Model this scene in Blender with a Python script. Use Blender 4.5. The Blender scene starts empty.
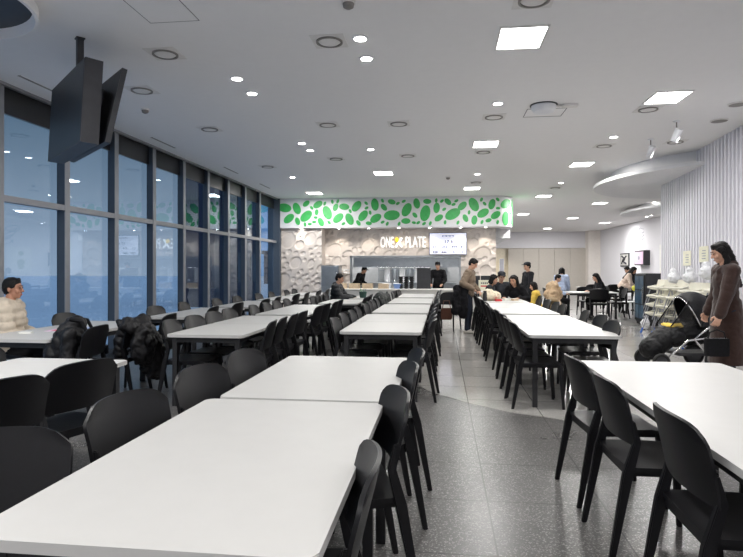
import bpy, bmesh, math, random
from mathutils import Vector, Matrix, noise
PI = math.pi
V = Vector
sc = bpy.context.scene
COL = sc.collection
random.seed(7)

# ------------------------------------------------------------------ materials
MATS = {}
def mat(name, col, rough=0.5, metal=0.0, var=0.06, bump=0.0, bscale=60.0, emit=None, es=0.0, spec=0.5, sheen=0.0):
    if name in MATS: return MATS[name]
    m = bpy.data.materials.new(name); m.use_nodes = True
    nt = m.node_tree; b = nt.nodes['Principled BSDF']
    b.inputs['Roughness'].default_value = rough
    b.inputs['Metallic'].default_value = metal
    b.inputs['Specular IOR Level'].default_value = spec
    if sheen: b.inputs['Sheen Weight'].default_value = sheen
    tc = nt.nodes.new('ShaderNodeTexCoord')
    nz = nt.nodes.new('ShaderNodeTexNoise'); nz.inputs['Scale'].default_value = 9.0 if not bump else bscale * .3
    nz.inputs['Detail'].default_value = 4
    nt.links.new(tc.outputs['Object'], nz.inputs['Vector'])
    rp = nt.nodes.new('ShaderNodeValToRGB')
    c = V(col)
    rp.color_ramp.elements[0].position = .3; rp.color_ramp.elements[1].position = .7
    rp.color_ramp.elements[0].color = (*[max(0, x * (1 - var)) for x in c], 1)
    rp.color_ramp.elements[1].color = (*[min(1, x * (1 + var)) for x in c], 1)
    nt.links.new(nz.outputs['Fac'], rp.inputs['Fac'])
    nt.links.new(rp.outputs['Color'], b.inputs['Base Color'])
    if bump:
        n2 = nt.nodes.new('ShaderNodeTexNoise'); n2.inputs['Scale'].default_value = bscale; n2.inputs['Detail'].default_value = 5
        nt.links.new(tc.outputs['Object'], n2.inputs['Vector'])
        bp = nt.nodes.new('ShaderNodeBump'); bp.inputs['Strength'].default_value = bump; bp.inputs['Distance'].default_value = .01
        nt.links.new(n2.outputs['Fac'], bp.inputs['Height']); nt.links.new(bp.outputs['Normal'], b.inputs['Normal'])
    if emit:
        b.inputs['Emission Color'].default_value = (*emit, 1); b.inputs['Emission Strength'].default_value = es
    MATS[name] = m
    return m
def S(r, g, b):
    f = lambda x: (x / 255 / 12.92) if x / 255 <= .04045 else ((x / 255 + .055) / 1.055) ** 2.4
    return (f(r), f(g), f(b))

M_TOP = mat('white_laminate', S(190, 189, 187), .42, var=.015, spec=.35)
M_BLK = mat('black_plastic', (.006, .006, .0075), .4, bump=.06, bscale=300, var=.1, spec=.32)
M_FRM = mat('black_powder_coat', (.012, .012, .014), .5, var=.1)
M_CEIL = mat('ceiling_paint', S(240, 239, 239), .9, var=.008, spec=.2)
M_WALL = mat('white_wall_paint', S(222, 221, 226), .8, var=.015, spec=.2)
M_SLAT = mat('white_slat_paint', S(234, 233, 239), .6, var=.02)
M_PART = mat('beige_partition', S(188, 182, 174), .7, var=.03)
M_CREAM = mat('cream_wall', S(232, 226, 220), .75, var=.03)
M_ALU = mat('grey_aluminium', S(142, 144, 150), .45, .35, var=.04)
M_ALUD = mat('dark_grey_aluminium', S(72, 82, 94), .5, .2, var=.05)
M_SPAN = mat('black_spandrel', (.012, .012, .014), .35)
M_STEEL = mat('stainless_steel', S(168, 174, 180), .32, .85, var=.07)
M_CHROME = mat('chrome', (.7, .7, .7), .2, 1.0)
M_GREEN = mat('green_inlay', S(62, 172, 88), .5, var=.12)
M_FASC = mat('white_fascia', S(226, 226, 228), .6, var=.02)
M_REL = mat('relief_plaster', S(206, 197, 190), .8, var=.04, bump=.1, bscale=40)
M_CTR = mat('white_counter', S(218, 216, 212), .5, var=.03)
M_DARK = mat('dark_grey_metal', (.03, .031, .036), .45, var=.15)
M_SCR = mat('dark_screen', (.010, .013, .018), .38, var=.2)
M_SKIN = mat('skin', S(205, 160, 135), .55, var=.06)
M_HAIR = mat('black_hair', (.006, .005, .005), .6, bump=.5, bscale=140, var=.3, spec=.25)
M_EYE = mat('dark_eye', (.01, .008, .008), .2)
M_LIP = mat('lip', S(172, 112, 100), .5)
M_CLOTHK = mat('black_knit', (.007, .007, .009), .9, bump=.4, bscale=160, var=.25, spec=.25)
M_PUFF = mat('black_nylon', (.006, .006, .0075), .55, bump=.5, bscale=35, var=.3, spec=.3)
M_DENIM = mat('dark_denim', S(28, 36, 52), .85, bump=.3, bscale=220, var=.2)
M_CREAMC = mat('cream_padded_fabric', S(205, 192, 174), .8, bump=.35, bscale=45, var=.07)
M_TAUPE = mat('taupe_cotton', S(122, 106, 90), .9, bump=.35, bscale=120, var=.08)
M_BROWN = mat('brown_wool', S(54, 35, 29), .95, bump=.2, bscale=170, var=.15, sheen=.2)
M_TAN = mat('tan_padded_fabric', S(184, 158, 126), .8, bump=.4, bscale=40, var=.1)
M_KHAKI = mat('khaki_fabric', S(128, 108, 78), .85, bump=.4, bscale=70, var=.12)
M_YELL = mat('yellow_fabric', S(222, 190, 84), .85, bump=.3, bscale=70, var=.1)
M_LBLUE = mat('pale_blue_cotton', S(186, 200, 226), .85, bump=.3, bscale=90, var=.06)
M_BEIGEK = mat('beige_knit', S(206, 186, 172), .9, bump=.4, bscale=110, var=.06)
M_GREYC = mat('dark_grey_fabric', S(42, 44, 50), .9, bump=.4, bscale=110, var=.15)
M_SHOE = mat('pale_shoe_leather', S(196, 192, 186), .6)
M_SHOEK = mat('black_shoe_leather', (.02, .02, .02), .5)
M_WPL = mat('cream_white_plastic', S(232, 229, 214), .45, var=.03)
M_WPL2 = mat('white_plastic', S(232, 233, 236), .45, var=.03)
M_BLUEP = mat('blue_plastic', S(38, 92, 178), .45)
M_LEATH = mat('brown_leather', S(88, 50, 34), .55, bump=.2, bscale=70, var=.15)
M_PAPER = mat('white_paper', S(236, 236, 230), .8)
M_PAPERY = mat('cream_paper', S(232, 230, 208), .8)
M_PINK = mat('pink_print', S(226, 196, 220), .7)
M_RED = mat('red_print', S(196, 48, 52), .6)
M_BLUEPR = mat('blue_print', S(120, 150, 205), .6)
M_INK = mat('dark_ink', S(52, 52, 62), .7)
M_GREYINK = mat('grey_ink', S(150, 152, 165), .7)
M_LAMP = mat('lamp_panel', (1, 1, 1), .5, emit=(1.0, .985, .96), es=13.0)
M_SPOTL = mat('downlight_lens', (1, 1, 1), .5, emit=(1.0, .97, .92), es=26.0)
M_SIGN = mat('lit_sign_white', (1, 1, 1), .5, emit=(1.0, .98, .93), es=.95)
M_SIGNY = mat('lit_sign_yellow', S(240, 205, 40), .5, emit=S(245, 205, 40), es=1.0)
M_MENU = mat('menu_screen_glow', S(220, 222, 240), .4, emit=S(224, 226, 246), es=.6)
M_FRIDGEL = mat('cooler_poster_blue', S(48, 76, 98), .3, var=.5)  # dark blue colour of the posters on the cooler door
M_WARM = mat('warm_lit_wall', S(234, 224, 204), .8)
M_TILEK = mat('kitchen_wall_tile', S(190, 192, 194), .4, var=.05)
M_RUB = mat('tyre_rubber', (.012, .012, .012), .7)
M_BEIGEBOX = mat('kraft_beige', S(214, 190, 160), .8, var=.08)
M_TRIMR = mat('vent_ring_grey', S(138, 134, 130), .6)
M_VENTP = mat('vent_plate', S(228, 226, 224), .8)
M_SEAM = mat('panel_seam', S(120, 120, 122), .8)

def floor_mat(name, c1, c2, c3, rough, rs):
    m = bpy.data.materials.new(name); m.use_nodes = True
    nt = m.node_tree; N = nt.nodes; Lk = nt.links; b = N['Principled BSDF']
    tc = N.new('ShaderNodeTexCoord')
    vo = N.new('ShaderNodeTexVoronoi'); vo.inputs['Scale'].default_value = 150; Lk.new(tc.outputs['Object'], vo.inputs['Vector'])
    sx = N.new('ShaderNodeSeparateColor'); Lk.new(vo.outputs['Color'], sx.inputs['Color'])
    rp = N.new('ShaderNodeValToRGB'); rp.color_ramp.interpolation = 'CONSTANT'
    e = rp.color_ramp.elements
    e[0].position = 0; e[0].color = (*c1, 1)
    e[1].position = .55; e[1].color = (*c2, 1)
    q = e.new(.87); q.color = (*c3, 1)
    Lk.new(sx.outputs[0], rp.inputs['Fac'])
    nz = N.new('ShaderNodeTexNoise'); nz.inputs['Scale'].default_value = 1.3; nz.inputs['Detail'].default_value = 3
    Lk.new(tc.outputs['Object'], nz.inputs['Vector'])
    mx = N.new('ShaderNodeMix'); mx.data_type = 'RGBA'; mx.blend_type = 'MULTIPLY'; mx.inputs[0].default_value = .25
    Lk.new(rp.outputs['Color'], mx.inputs[6]); Lk.new(nz.outputs['Fac'], mx.inputs[7])
    sp = N.new('ShaderNodeSeparateXYZ'); Lk.new(tc.outputs['Object'], sp.inputs[0])
    prev = None
    for ax, off in (('X', .27), ('Y', 2.85)):
        a = N.new('ShaderNodeMath'); a.operation = 'SUBTRACT'; Lk.new(sp.outputs[ax], a.inputs[0]); a.inputs[1].default_value = off - .675 * 40 - .0035
        f = N.new('ShaderNodeMath'); f.operation = 'MODULO'; Lk.new(a.outputs[0], f.inputs[0]); f.inputs[1].default_value = .675
        l = N.new('ShaderNodeMath'); l.operation = 'LESS_THAN'; Lk.new(f.outputs[0], l.inputs[0]); l.inputs[1].default_value = .009
        if prev:
            k = N.new('ShaderNodeMath'); k.operation = 'MAXIMUM'; Lk.new(prev.outputs[0], k.inputs[0]); Lk.new(l.outputs[0], k.inputs[1]); prev = k
        else: prev = l
    g = N.new('ShaderNodeMix'); g.data_type = 'RGBA'; Lk.new(prev.outputs[0], g.inputs[0])
    Lk.new(mx.outputs[2], g.inputs[6]); g.inputs[7].default_value = (*[x * .35 for x in c1], 1)
    Lk.new(g.outputs[2], b.inputs['Base Color'])
    r2 = N.new('ShaderNodeMapRange'); r2.inputs[3].default_value = rough - rs; r2.inputs[4].default_value = rough + rs
    Lk.new(nz.outputs['Fac'], r2.inputs[0]); Lk.new(r2.outputs[0], b.inputs['Roughness'])
    b.inputs['Specular IOR Level'].default_value = .5
    MATS[name] = m
    return m
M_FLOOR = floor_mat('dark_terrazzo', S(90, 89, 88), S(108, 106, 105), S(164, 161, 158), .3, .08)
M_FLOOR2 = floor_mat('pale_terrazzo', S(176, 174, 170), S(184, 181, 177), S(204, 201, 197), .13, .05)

def glass_mat():
    m = bpy.data.materials.new('window_glass'); m.use_nodes = True
    nt = m.node_tree; N = nt.nodes; Lk = nt.links
    N.remove(N['Principled BSDF']); out = N['Material Output']
    fr = N.new('ShaderNodeFresnel'); ge = N.new('ShaderNodeNewGeometry'); mr = N.new('ShaderNodeMapRange'); mr.inputs[3].default_value = 1.6; mr.inputs[4].default_value = 1 / 1.6; Lk.new(ge.outputs['Backfacing'], mr.inputs[0]); Lk.new(mr.outputs[0], fr.inputs['IOR'])
    t = N.new('ShaderNodeBsdfTransparent'); t.inputs['Color'].default_value = (.74, .82, .88, 1)
    g = N.new('ShaderNodeBsdfGlossy'); g.inputs['Roughness'].default_value = .0; g.inputs['Color'].default_value = (.86, .93, 1, 1)
    mx = N.new('ShaderNodeMixShader'); Lk.new(fr.outputs[0], mx.inputs[0]); Lk.new(t.outputs[0], mx.inputs[1]); Lk.new(g.outputs[0], mx.inputs[2])
    Lk.new(mx.outputs[0], out.inputs['Surface'])
    return m
M_GLASS = glass_mat()
def mesh_net_mat():
    m = bpy.data.materials.new('black_mesh_net'); m.use_nodes = True
    nt = m.node_tree; N = nt.nodes; Lk = nt.links; b = N['Principled BSDF']; b.inputs['Base Color'].default_value = (.02, .02, .02, 1)
    t = N.new('ShaderNodeBsdfTransparent'); mx = N.new('ShaderNodeMixShader'); mx.inputs[0].default_value = .6
    Lk.new(t.outputs[0], mx.inputs[1]); Lk.new(b.outputs[0], mx.inputs[2]); Lk.new(mx.outputs[0], N['Material Output'].inputs['Surface'])
    return m
M_NET = mesh_net_mat()

# ------------------------------------------------------------------ mesh helpers
def obj(name, bm, m, parent=None, smooth=False, ang=None):
    bmesh.ops.recalc_face_normals(bm, faces=bm.faces[:])
    me = bpy.data.meshes.new(name); bm.to_mesh(me); bm.free()
    return mobj(name, me, m, parent, smooth, ang)
def mobj(name, me, m, parent=None, smooth=False, ang=None):
    me.materials.clear()
    me.materials.append(m)
    if smooth or ang:
        me.polygons.foreach_set('use_smooth', [True] * len(me.polygons))
        if ang:
            try: me.set_sharp_from_angle(angle=ang)
            except Exception: pass
    o = bpy.data.objects.new(name, me); COL.objects.link(o)
    if parent is not None: o.parent = parent
    return o
def tag(o, label, cat, group=None):
    o['label'] = label; o['category'] = cat
    if group: o['group'] = group
    return o
def thing(name, label, cat, loc=(0, 0, 0), rz=0.0, group=None):
    o = bpy.data.objects.new(name, None); COL.objects.link(o)
    o.empty_display_size = .1
    o.location = loc; o.rotation_euler = (0, 0, rz)
    return tag(o, label, cat, group)
def struct(o): o['kind'] = 'structure'; return o
def dup(root, loc, rz, label, group=None):
    r = root.copy(); COL.objects.link(r); r.location = loc; r.rotation_euler = (0, 0, rz); r['label'] = label
    if group: r['group'] = group
    for ch in list(root.children):
        c = ch.copy(); COL.objects.link(c); c.parent = r
        for g in list(ch.children):
            d = g.copy(); COL.objects.link(d); d.parent = c
    return r
ORD = ['first', 'second', 'third', 'fourth', 'fifth', 'sixth', 'seventh', 'eighth', 'ninth', 'tenth', 'eleventh', 'twelfth', 'thirteenth',
       'fourteenth', 'fifteenth', 'sixteenth', 'seventeenth', 'eighteenth', 'nineteenth', 'twentieth', 'twenty-first', 'twenty-second', 'twenty-third', 'twenty-fourth']

def box(bm, x0, y0, z0, x1, y1, z1, mtx=None):
    vs = [bm.verts.new(V(p)) for p in ((x0, y0, z0), (x1, y0, z0), (x1, y1, z0), (x0, y1, z0), (x0, y0, z1), (x1, y0, z1), (x1, y1, z1), (x0, y1, z1))]
    if mtx:
        for v in vs: v.co = mtx @ v.co
    for f in ((0, 3, 2, 1), (4, 5, 6, 7), (0, 1, 5, 4), (1, 2, 6, 5), (2, 3, 7, 6), (3, 0, 4, 7)): bm.faces.new([vs[i] for i in f])
    return vs
def bbox_obj(name, a, b, m, parent=None, bev=0.0):
    bm = bmesh.new(); box(bm, *a, *b)
    if bev: bmesh.ops.bevel(bm, geom=bm.edges[:], offset=bev, segments=2, affect='EDGES', profile=.5)
    return obj(name, bm, m, parent)
def prism(bm, pts, z0, z1, mtx=None):
    lo = [bm.verts.new((x, y, z0)) for x, y in pts]; hi = [bm.verts.new((x, y, z1)) for x, y in pts]
    if mtx:
        for v in lo + hi: v.co = mtx @ v.co
    n = len(pts)
    bm.faces.new(lo[::-1]); bm.faces.new(hi)
    for i in range(n): bm.faces.new((lo[i], lo[(i + 1) % n], hi[(i + 1) % n], hi[i]))
def rrect(x0, y0, x1, y1, r, n=6):
    pts = []
    for cx, cy, a in ((x1 - r, y1 - r, 0), (x0 + r, y1 - r, 90), (x0 + r, y0 + r, 180), (x1 - r, y0 + r, 270)):
        for i in range(n + 1):
            t = math.radians(a + 90 * i / n); pts.append((cx + r * math.cos(t), cy + r * math.sin(t)))
    return pts
def frame_of(d):
    d = d.normalized(); u = d.cross(V((0, 0, 1)))
    if u.length < 1e-3: u = V((1, 0, 0))
    u.normalize(); return u, d.cross(u).normalized()
def tube(bm, pts, rad, n=8, closed=False):
    pts = [V(p) for p in pts]; rings = []
    R = rad if isinstance(rad, (list, tuple)) else [rad] * len(pts)
    u0 = None
    for i, p in enumerate(pts):
        if closed: d = pts[(i + 1) % len(pts)] - pts[i - 1]
        else: d = pts[min(i + 1, len(pts) - 1)] - pts[max(i - 1, 0)]
        d.normalize()
        if u0 is None: u, w = frame_of(d)
        else:
            u = u0 - d * u0.dot(d); u.normalize(); w = d.cross(u)
        u0 = u
        rings.append([bm.verts.new(p + (u * math.cos(2 * PI * k / n) + w * math.sin(2 * PI * k / n)) * R[i]) for k in range(n)])
    m = len(rings)
    for i in range(m if closed else m - 1):
        a, b = rings[i], rings[(i + 1) % m]
        for k in range(n): bm.faces.new((a[k], a[(k + 1) % n], b[(k + 1) % n], b[k]))
    if not closed: bm.faces.new(rings[0][::-1]); bm.faces.new(rings[-1])
def capsule(bm, p0, p1, r0, r1=None, n=12, mtx=None):
    p0, p1 = V(p0), V(p1); r1 = r0 if r1 is None else r1
    d = p1 - p0
    if d.length < 1e-5: d = V((0, 0, 1e-4))
    L = d.length; d.normalize(); u, w = frame_of(d)
    prof = [(p0 - d * r0 * math.cos(t), r0 * math.sin(t)) for t in [PI / 2 * i / 4 for i in range(0, 5)]]
    prof += [(p1 + d * r1 * math.sin(t), r1 * math.cos(t)) for t in [PI / 2 * i / 4 for i in range(0, 5)]]
    rings = []
    for c, r in prof:
        if r < 1e-6: rings.append([bm.verts.new(c)])
        else: rings.append([bm.verts.new(c + (u * math.cos(2 * PI * k / n) + w * math.sin(2 * PI * k / n)) * r) for k in range(n)])
    for a, b in zip(rings, rings[1:]):
        if len(a) == 1:
            for k in range(n): bm.faces.new((a[0], b[(k + 1) % n], b[k]))
        elif len(b) == 1:
            for k in range(n): bm.faces.new((a[k], a[(k + 1) % n], b[0]))
        else:
            for k in range(n): bm.faces.new((a[k], a[(k + 1) % n], b[(k + 1) % n], b[k]))
    if mtx:
        for rg in rings:
            for v in rg: v.co = mtx @ v.co
def ell(bm, c, r, mtx=None, rot=None, n=16):
    m = Matrix.Translation(V(c))
    if rot is not None: m = m @ rot
    m = m @ Matrix.Diagonal((r[0], r[1], r[2], 1))
    if mtx is not None: m = mtx @ m
    bmesh.ops.create_uvsphere(bm, u_segments=n, v_segments=max(8, n // 2 + 2), radius=1, matrix=m)
def lathe(bm, prof, n=24, mtx=None, cx=0, cy=0):
    rings = []
    for r, z in prof:
        rings.append([bm.verts.new((cx + r * math.cos(2 * PI * k / n), cy + r * math.sin(2 * PI * k / n), z)) for k in range(n)])
    if mtx:
        for rg in rings:
            for v in rg: v.co = mtx @ v.co
    for a, b in zip(rings, rings[1:]):
        for k in range(n): bm.faces.new((a[k], a[(k + 1) % n], b[(k + 1) % n], b[k]))
    bm.faces.new(rings[0][::-1]); bm.faces.new(rings[-1])
def grid_solid(bm, fn, nu, nv, th):
    """fn(u,v)->(point, normal); u,v in 0..1; closed sheet of thickness th"""
    A, B = [], []
    for i in range(nu + 1):
        ra, rb = [], []
        for j in range(nv + 1):
            p, nn = fn(i / nu, j / nv); p = V(p); nn = V(nn).normalized()
            ra.append(bm.verts.new(p + nn * th / 2)); rb.append(bm.verts.new(p - nn * th / 2))
        A.append(ra); B.append(rb)
    for i in range(nu):
        for j in range(nv):
            bm.faces.new((A[i][j], A[i + 1][j], A[i + 1][j + 1], A[i][j + 1]))
            bm.faces.new((B[i][j], B[i][j + 1], B[i + 1][j + 1], B[i + 1][j]))
    for i in range(nu):
        bm.faces.new((A[i][0], B[i][0], B[i + 1][0], A[i + 1][0])); bm.faces.new((A[i][nv], A[i + 1][nv], B[i + 1][nv], B[i][nv]))
    for j in range(nv):
        bm.faces.new((A[0][j], A[0][j + 1], B[0][j + 1], B[0][j])); bm.faces.new((A[nu][j], B[nu][j], B[nu][j + 1], A[nu][j + 1]))
def remesh(name, bm, m, parent, voxel=.012, smooth=3, disp=0.0, dscale=8.0, fine=0.0, band=0.0):
    bmesh.ops.recalc_face_normals(bm, faces=bm.faces[:])
    me = bpy.data.meshes.new(name); bm.to_mesh(me); bm.free()
    t = bpy.data.objects.new('tmp', me); COL.objects.link(t)
    md = t.modifiers.new('r', 'REMESH'); md.mode = 'VOXEL'; md.voxel_size = voxel
    if smooth:
        s = t.modifiers.new('s', 'SMOOTH'); s.factor = .5; s.iterations = smooth
    dg = bpy.context.evaluated_depsgraph_get(); dg.update()
    out = bpy.data.meshes.new_from_object(t.evaluated_get(dg)); out.name = name
    bpy.data.objects.remove(t); bpy.data.meshes.remove(me)
    if disp:
        sd = V((random.random() * 50, random.random() * 50, random.random() * 50))
        cs = [(v.co.copy(), v.normal.copy()) for v in out.vertices]
        for v, (c, nn) in zip(out.vertices, cs):
            k = abs(noise.noise(c * dscale + sd)) * 2 - .5
            if fine: k += .4 * noise.noise(c * dscale * 3 + sd)
            v.co = c + nn * k * disp
    if band:
        cs = [(v.co.copy(), v.normal.copy()) for v in out.vertices]
        for v, (c, nn) in zip(out.vertices, cs): v.co = c + nn * (abs(math.sin(c.z * 34 + 1.2 * c.x)) ** .6 - .6) * band
    return mobj(name, out, m, parent, smooth=True)
def text_obj(name, body, width, height, m, parent, loc, rot, ext=.01, bold=0.0):
    cu = bpy.data.curves.new('t', 'FONT'); cu.body = body; cu.size = 1; cu.extrude = 0; cu.offset = bold; cu.align_x = 'LEFT'
    t = bpy.data.objects.new('t', cu); COL.objects.link(t)
    dg = bpy.context.evaluated_depsgraph_get(); dg.update()
    me = bpy.data.meshes.new_from_object(t.evaluated_get(dg)); bpy.data.objects.remove(t); bpy.data.curves.remove(cu)
    bm = bmesh.new(); bm.from_mesh(me); bpy.data.meshes.remove(me)
    xs = [v.co.x for v in bm.verts]; ys = [v.co.y for v in bm.verts]
    sx = width / (max(xs) - min(xs)); sy = height / (max(ys) - min(ys)); x0, y0 = min(xs), min(ys)
    for v in bm.verts: v.co = V(((v.co.x - x0) * sx, (v.co.y - y0) * sy, 0))
    if ext:
        r = bmesh.ops.extrude_face_region(bm, geom=bm.faces[:])
        for g in r['geom']:
            if isinstance(g, bmesh.types.BMVert): g.co.z += ext
    o = obj(name, bm, m, parent); o.location = loc; o.rotation_euler = rot
    return o

# ------------------------------------------------------------------ room shell
CZ = 3.7
WX = -5.4
def quad_struct(name, pts, m):
    bm = bmesh.new(); bm.faces.new([bm.verts.new(p) for p in pts]); return struct(obj(name, bm, m))
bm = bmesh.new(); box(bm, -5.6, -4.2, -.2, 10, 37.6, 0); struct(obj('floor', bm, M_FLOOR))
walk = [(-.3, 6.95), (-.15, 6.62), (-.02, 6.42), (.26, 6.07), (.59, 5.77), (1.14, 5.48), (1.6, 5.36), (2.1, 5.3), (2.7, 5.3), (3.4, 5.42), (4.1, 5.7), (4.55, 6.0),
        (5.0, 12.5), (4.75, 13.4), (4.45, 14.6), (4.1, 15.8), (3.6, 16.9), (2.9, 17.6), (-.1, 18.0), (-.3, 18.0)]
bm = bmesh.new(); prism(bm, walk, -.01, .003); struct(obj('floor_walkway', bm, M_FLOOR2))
bm = bmesh.new(); box(bm, -5.7, -4.2, CZ, 10, 37.6, CZ + .25); struct(obj('ceiling', bm, M_CEIL))
bm = bmesh.new(); box(bm, -5.6, -4.3, 0, 10, -4.1, CZ); struct(obj('wall_rear', bm, M_WALL))
# far wall: white upper band, beige partition below
bm = bmesh.new(); box(bm, 1.4, 37.2, 2.68, 9.7, 37.5, CZ); struct(obj('wall_far', bm, M_WALL))
bm = bmesh.new(); box(bm, 8.85, 36.4, 0, 9.75, 37.3, CZ); struct(obj('wall_column', bm, M_CREAM))
bm = bmesh.new(); box(bm, 9.55, 14.3, 0, 9.8, 37.3, CZ); struct(obj('wall_right_far', bm, M_WALL))
bm = bmesh.new(); box(bm, 5.45, 14.25, 0, 9.8, 14.42, CZ); struct(obj('wall_return', bm, M_WALL))
bm = bmesh.new(); box(bm, 2.0, 37.4, 0, 9.0, 37.6, 2.7); struct(obj('wall_corridor_end', bm, M_WARM))
prt = struct(bpy.data.objects.new('wall_folding_partition', None)); COL.objects.link(prt)
for i in range(5):
    x0 = 4.15 + i * .945
    p = bbox_obj('partition_leaf', (x0, 37.1, 0), (x0 + .93, 37.2, 2.66), M_PART, prt)
# slatted wall on the right (runs slightly outward)
sw = struct(bpy.data.objects.new('wall_right', None)); COL.objects.link(sw)
sw.location = (5.23, 14.4, 0); sw.rotation_euler = (0, 0, -math.atan2(.37, 4.44) )
bbox_obj('wall_panel', (.05, -18.6, 0), (.25, 0, CZ), M_SLAT, sw)
bm = bmesh.new()
y = -.02
while y > -18.4:
    prism(bm, [(.06, y), (-.08, y - .004), (-.08, y - .072), (.06, y - .076)], 0, CZ)
    y -= .158
obj('slats', bm, M_SLAT, sw)
# left: glazed wall
ys = [6.48 + 1.275 * k for k in range(-8, 9)] + [18.45]
for n, (a, b) in enumerate(zip(ys, ys[1:])):
    w = struct(bpy.data.objects.new('window_%d' % (n + 1), None)); COL.objects.link(w); w.location = (WX, a, 0)
    L = b - a
    bbox_obj('mullion', (-.12, -.05, 0), (0, .05, CZ), M_ALUD, w)
    bbox_obj('mullion_cap', (0, -.055, 0), (.012, .055, CZ), M_ALU, w)
    bbox_obj('transom', (-.12, .05, 2.24), (-.01, L - .05, 2.31), M_ALUD, w)
    bbox_obj('transom_cap', (-.012, .05, 2.235), (.006, L - .05, 2.315), M_ALU, w)
    bbox_obj('sill', (-.12, .05, 0), (-.01, L - .05, .06), M_ALUD, w)
    bbox_obj('head_panel', (-.12, .05, 3.36), (-.08, L - .05, CZ), M_SPAN, w)
    bbox_obj('pane', (-.115, .05, .06), (-.105, L - .05, 2.24), M_GLASS, w)
    bbox_obj('pane', (-.115, .05, 2.31), (-.105, L - .05, 3.36), M_GLASS, w)
bbox_obj('trim_1', (WX - .01, -4, CZ - .035), (WX + .05, 18.5, CZ), M_ALU)['kind'] = 'structure'
# outside: terrace, dusk building
M_PLAZA = mat('plaza_paving', S(196, 214, 232), .7, var=.1)
M_NAVY = mat('navy_facade', S(16, 30, 62), .6, var=.1)
bm = bmesh.new(); box(bm, -90, -60, -.6, -5.62, 120, -.25); struct(obj('ground', bm, M_PLAZA))

def building(x0, y0, x1, y1, h, label):
    b = thing('neighbour_building', label, 'building', (0, 0, -.25))
    bbox_obj('wall', (x0, y0, 0), (x1, y1, h), M_NAVY, b)
    bm = bmesh.new()
    k = y0 + .8
    while k < y1 - 1:
        for z in range(1, int(h) - 1, 3): box(bm, x1, k, z, x1 + .03, k + 1.0, z + 1.4)
        k += 1.9
    obj('window_glazing', bm, M_SCR, b)
    bbox_obj('roof_edge', (x0 - .2, y0 - .2, h), (x1 + .2, y1 + .2, h + .35), M_NAVY, b)
building(-10.9, 23.5, -9.6, 29.3, 9, 'dark navy building outside beyond the glass wall')
building(-19, 60, -13, 64, 3.2, 'low dark blue building on the horizon outside the last window')

# ------------------------------------------------------------------ kitchen frontage
def crater(seed, x0, x1, z0, z1, n=70):
    rn = random.Random(seed); L = []
    for t in range(n * 30):
        if len(L) >= n: break
        r = rn.choice([.07, .09, .12, .16, .22, .3]) ; cx, cz = rn.uniform(x0, x1), rn.uniform(z0, z1); a = rn.uniform(.3, 1.1); k = rn.uniform(.6, .85)
        if all((cx - p[0]) ** 2 + (cz - p[1]) ** 2 > (1.02 * (r + p[2])) ** 2 * .8 for p in L): L.append((cx, cz, r, a, k))
    return L
def relief(name, x0, x1, z0, z1, yf, yb, seed, st=.022):
    C = crater(seed, x0, x1, z0, z1, int((x1 - x0) * (z1 - z0) * 16) + 6)
    nx, nz = max(2, int((x1 - x0) / st)), max(2, int((z1 - z0) / st))
    bm = bmesh.new(); g = []
    for i in range(nx + 1):
        row = []
        for j in range(nz + 1):
            x = x0 + (x1 - x0) * i / nx; z = z0 + (z1 - z0) * j / nz; h = 0
            for cx, cz, r, a, k in C:
                dx, dz = x - cx, z - cz
                if abs(dx) > r or abs(dz) > r: continue
                u = (dx * math.cos(a) + dz * math.sin(a)) / r; w = (-dx * math.sin(a) + dz * math.cos(a)) / (r * k)
                q = u * u + w * w
                if q < 1: h = max(h, .04 * (.35 + .65 * (.5 + .5 * (dz / r - .3 * dx / r))) * min(1, (1 - q) * 7))
            row.append(bm.verts.new((x, yf + h, z)))
        g.append(row)
    for i in range(nx):
        for j in range(nz): bm.faces.new((g[i][j], g[i + 1][j], g[i + 1][j + 1], g[i][j + 1]))
    me = bpy.data.meshes.new(name); bm.to_mesh(me); bm.free()
    o = mobj(name, me, M_REL, None, smooth=True)
    b = bbox_obj('wall_core', (x0, yf + .07, z0), (x1, yb, z1), M_REL, o)
    bm = bmesh.new()
    for (a, b_) in (((x0, yf), (x0, yf + .07)), ((x1, yf), (x1, yf + .07))):
        bm.faces.new([bm.verts.new(p) for p in ((a[0], a[1], z0), (b_[0], b_[1], z0), (b_[0], b_[1], z1), (a[0], a[1], z1))])
    for z in (z0, z1):
        bm.faces.new([bm.verts.new(p) for p in ((x0, yf, z), (x1, yf, z), (x1, yf + .07, z), (x0, yf + .07, z))])
    obj('wall_edge', bm, M_REL, o)
    return struct(o)
YS = 19.2
relief('wall_relief_left', -5.3, -3.93, 0, 2.72, 18.62, 19.4, 3)
relief('wall_relief_centre', -3.93, 1.75, 1.82, 2.9, YS, YS + .2, 5)
relief('wall_relief_left_pier', -3.93, -3.08, 0, 1.82, YS, YS + .2, 8)
relief('wall_relief_right', .62, 1.75, 0, 1.82, YS, YS + .2, 9)
bm = bmesh.new(); box(bm, -5.6, YS + .2, 2.85, 1.75, YS + .3, CZ); struct(obj('wall_kitchen_header', bm, M_FASC))
for nm, a, b in (('wall_kitchen_back', (-4, 22.2, 0), (1.75, 22.35, CZ)), ('wall_kitchen_left', (-4.1, 19.4, 0), (-3.95, 22.3, CZ)), ('wall_kitchen_right', (1.62, 19.4, 0), (1.75, 37.4, CZ))):
    bm = bmesh.new(); box(bm, *a, *b); struct(obj(nm, bm, M_TILEK))
bm = bmesh.new(); box(bm, -5.7, 18.45, 0, -5.3, 19.4, CZ); struct(obj('wall_corner', bm, M_ALUD))
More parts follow.
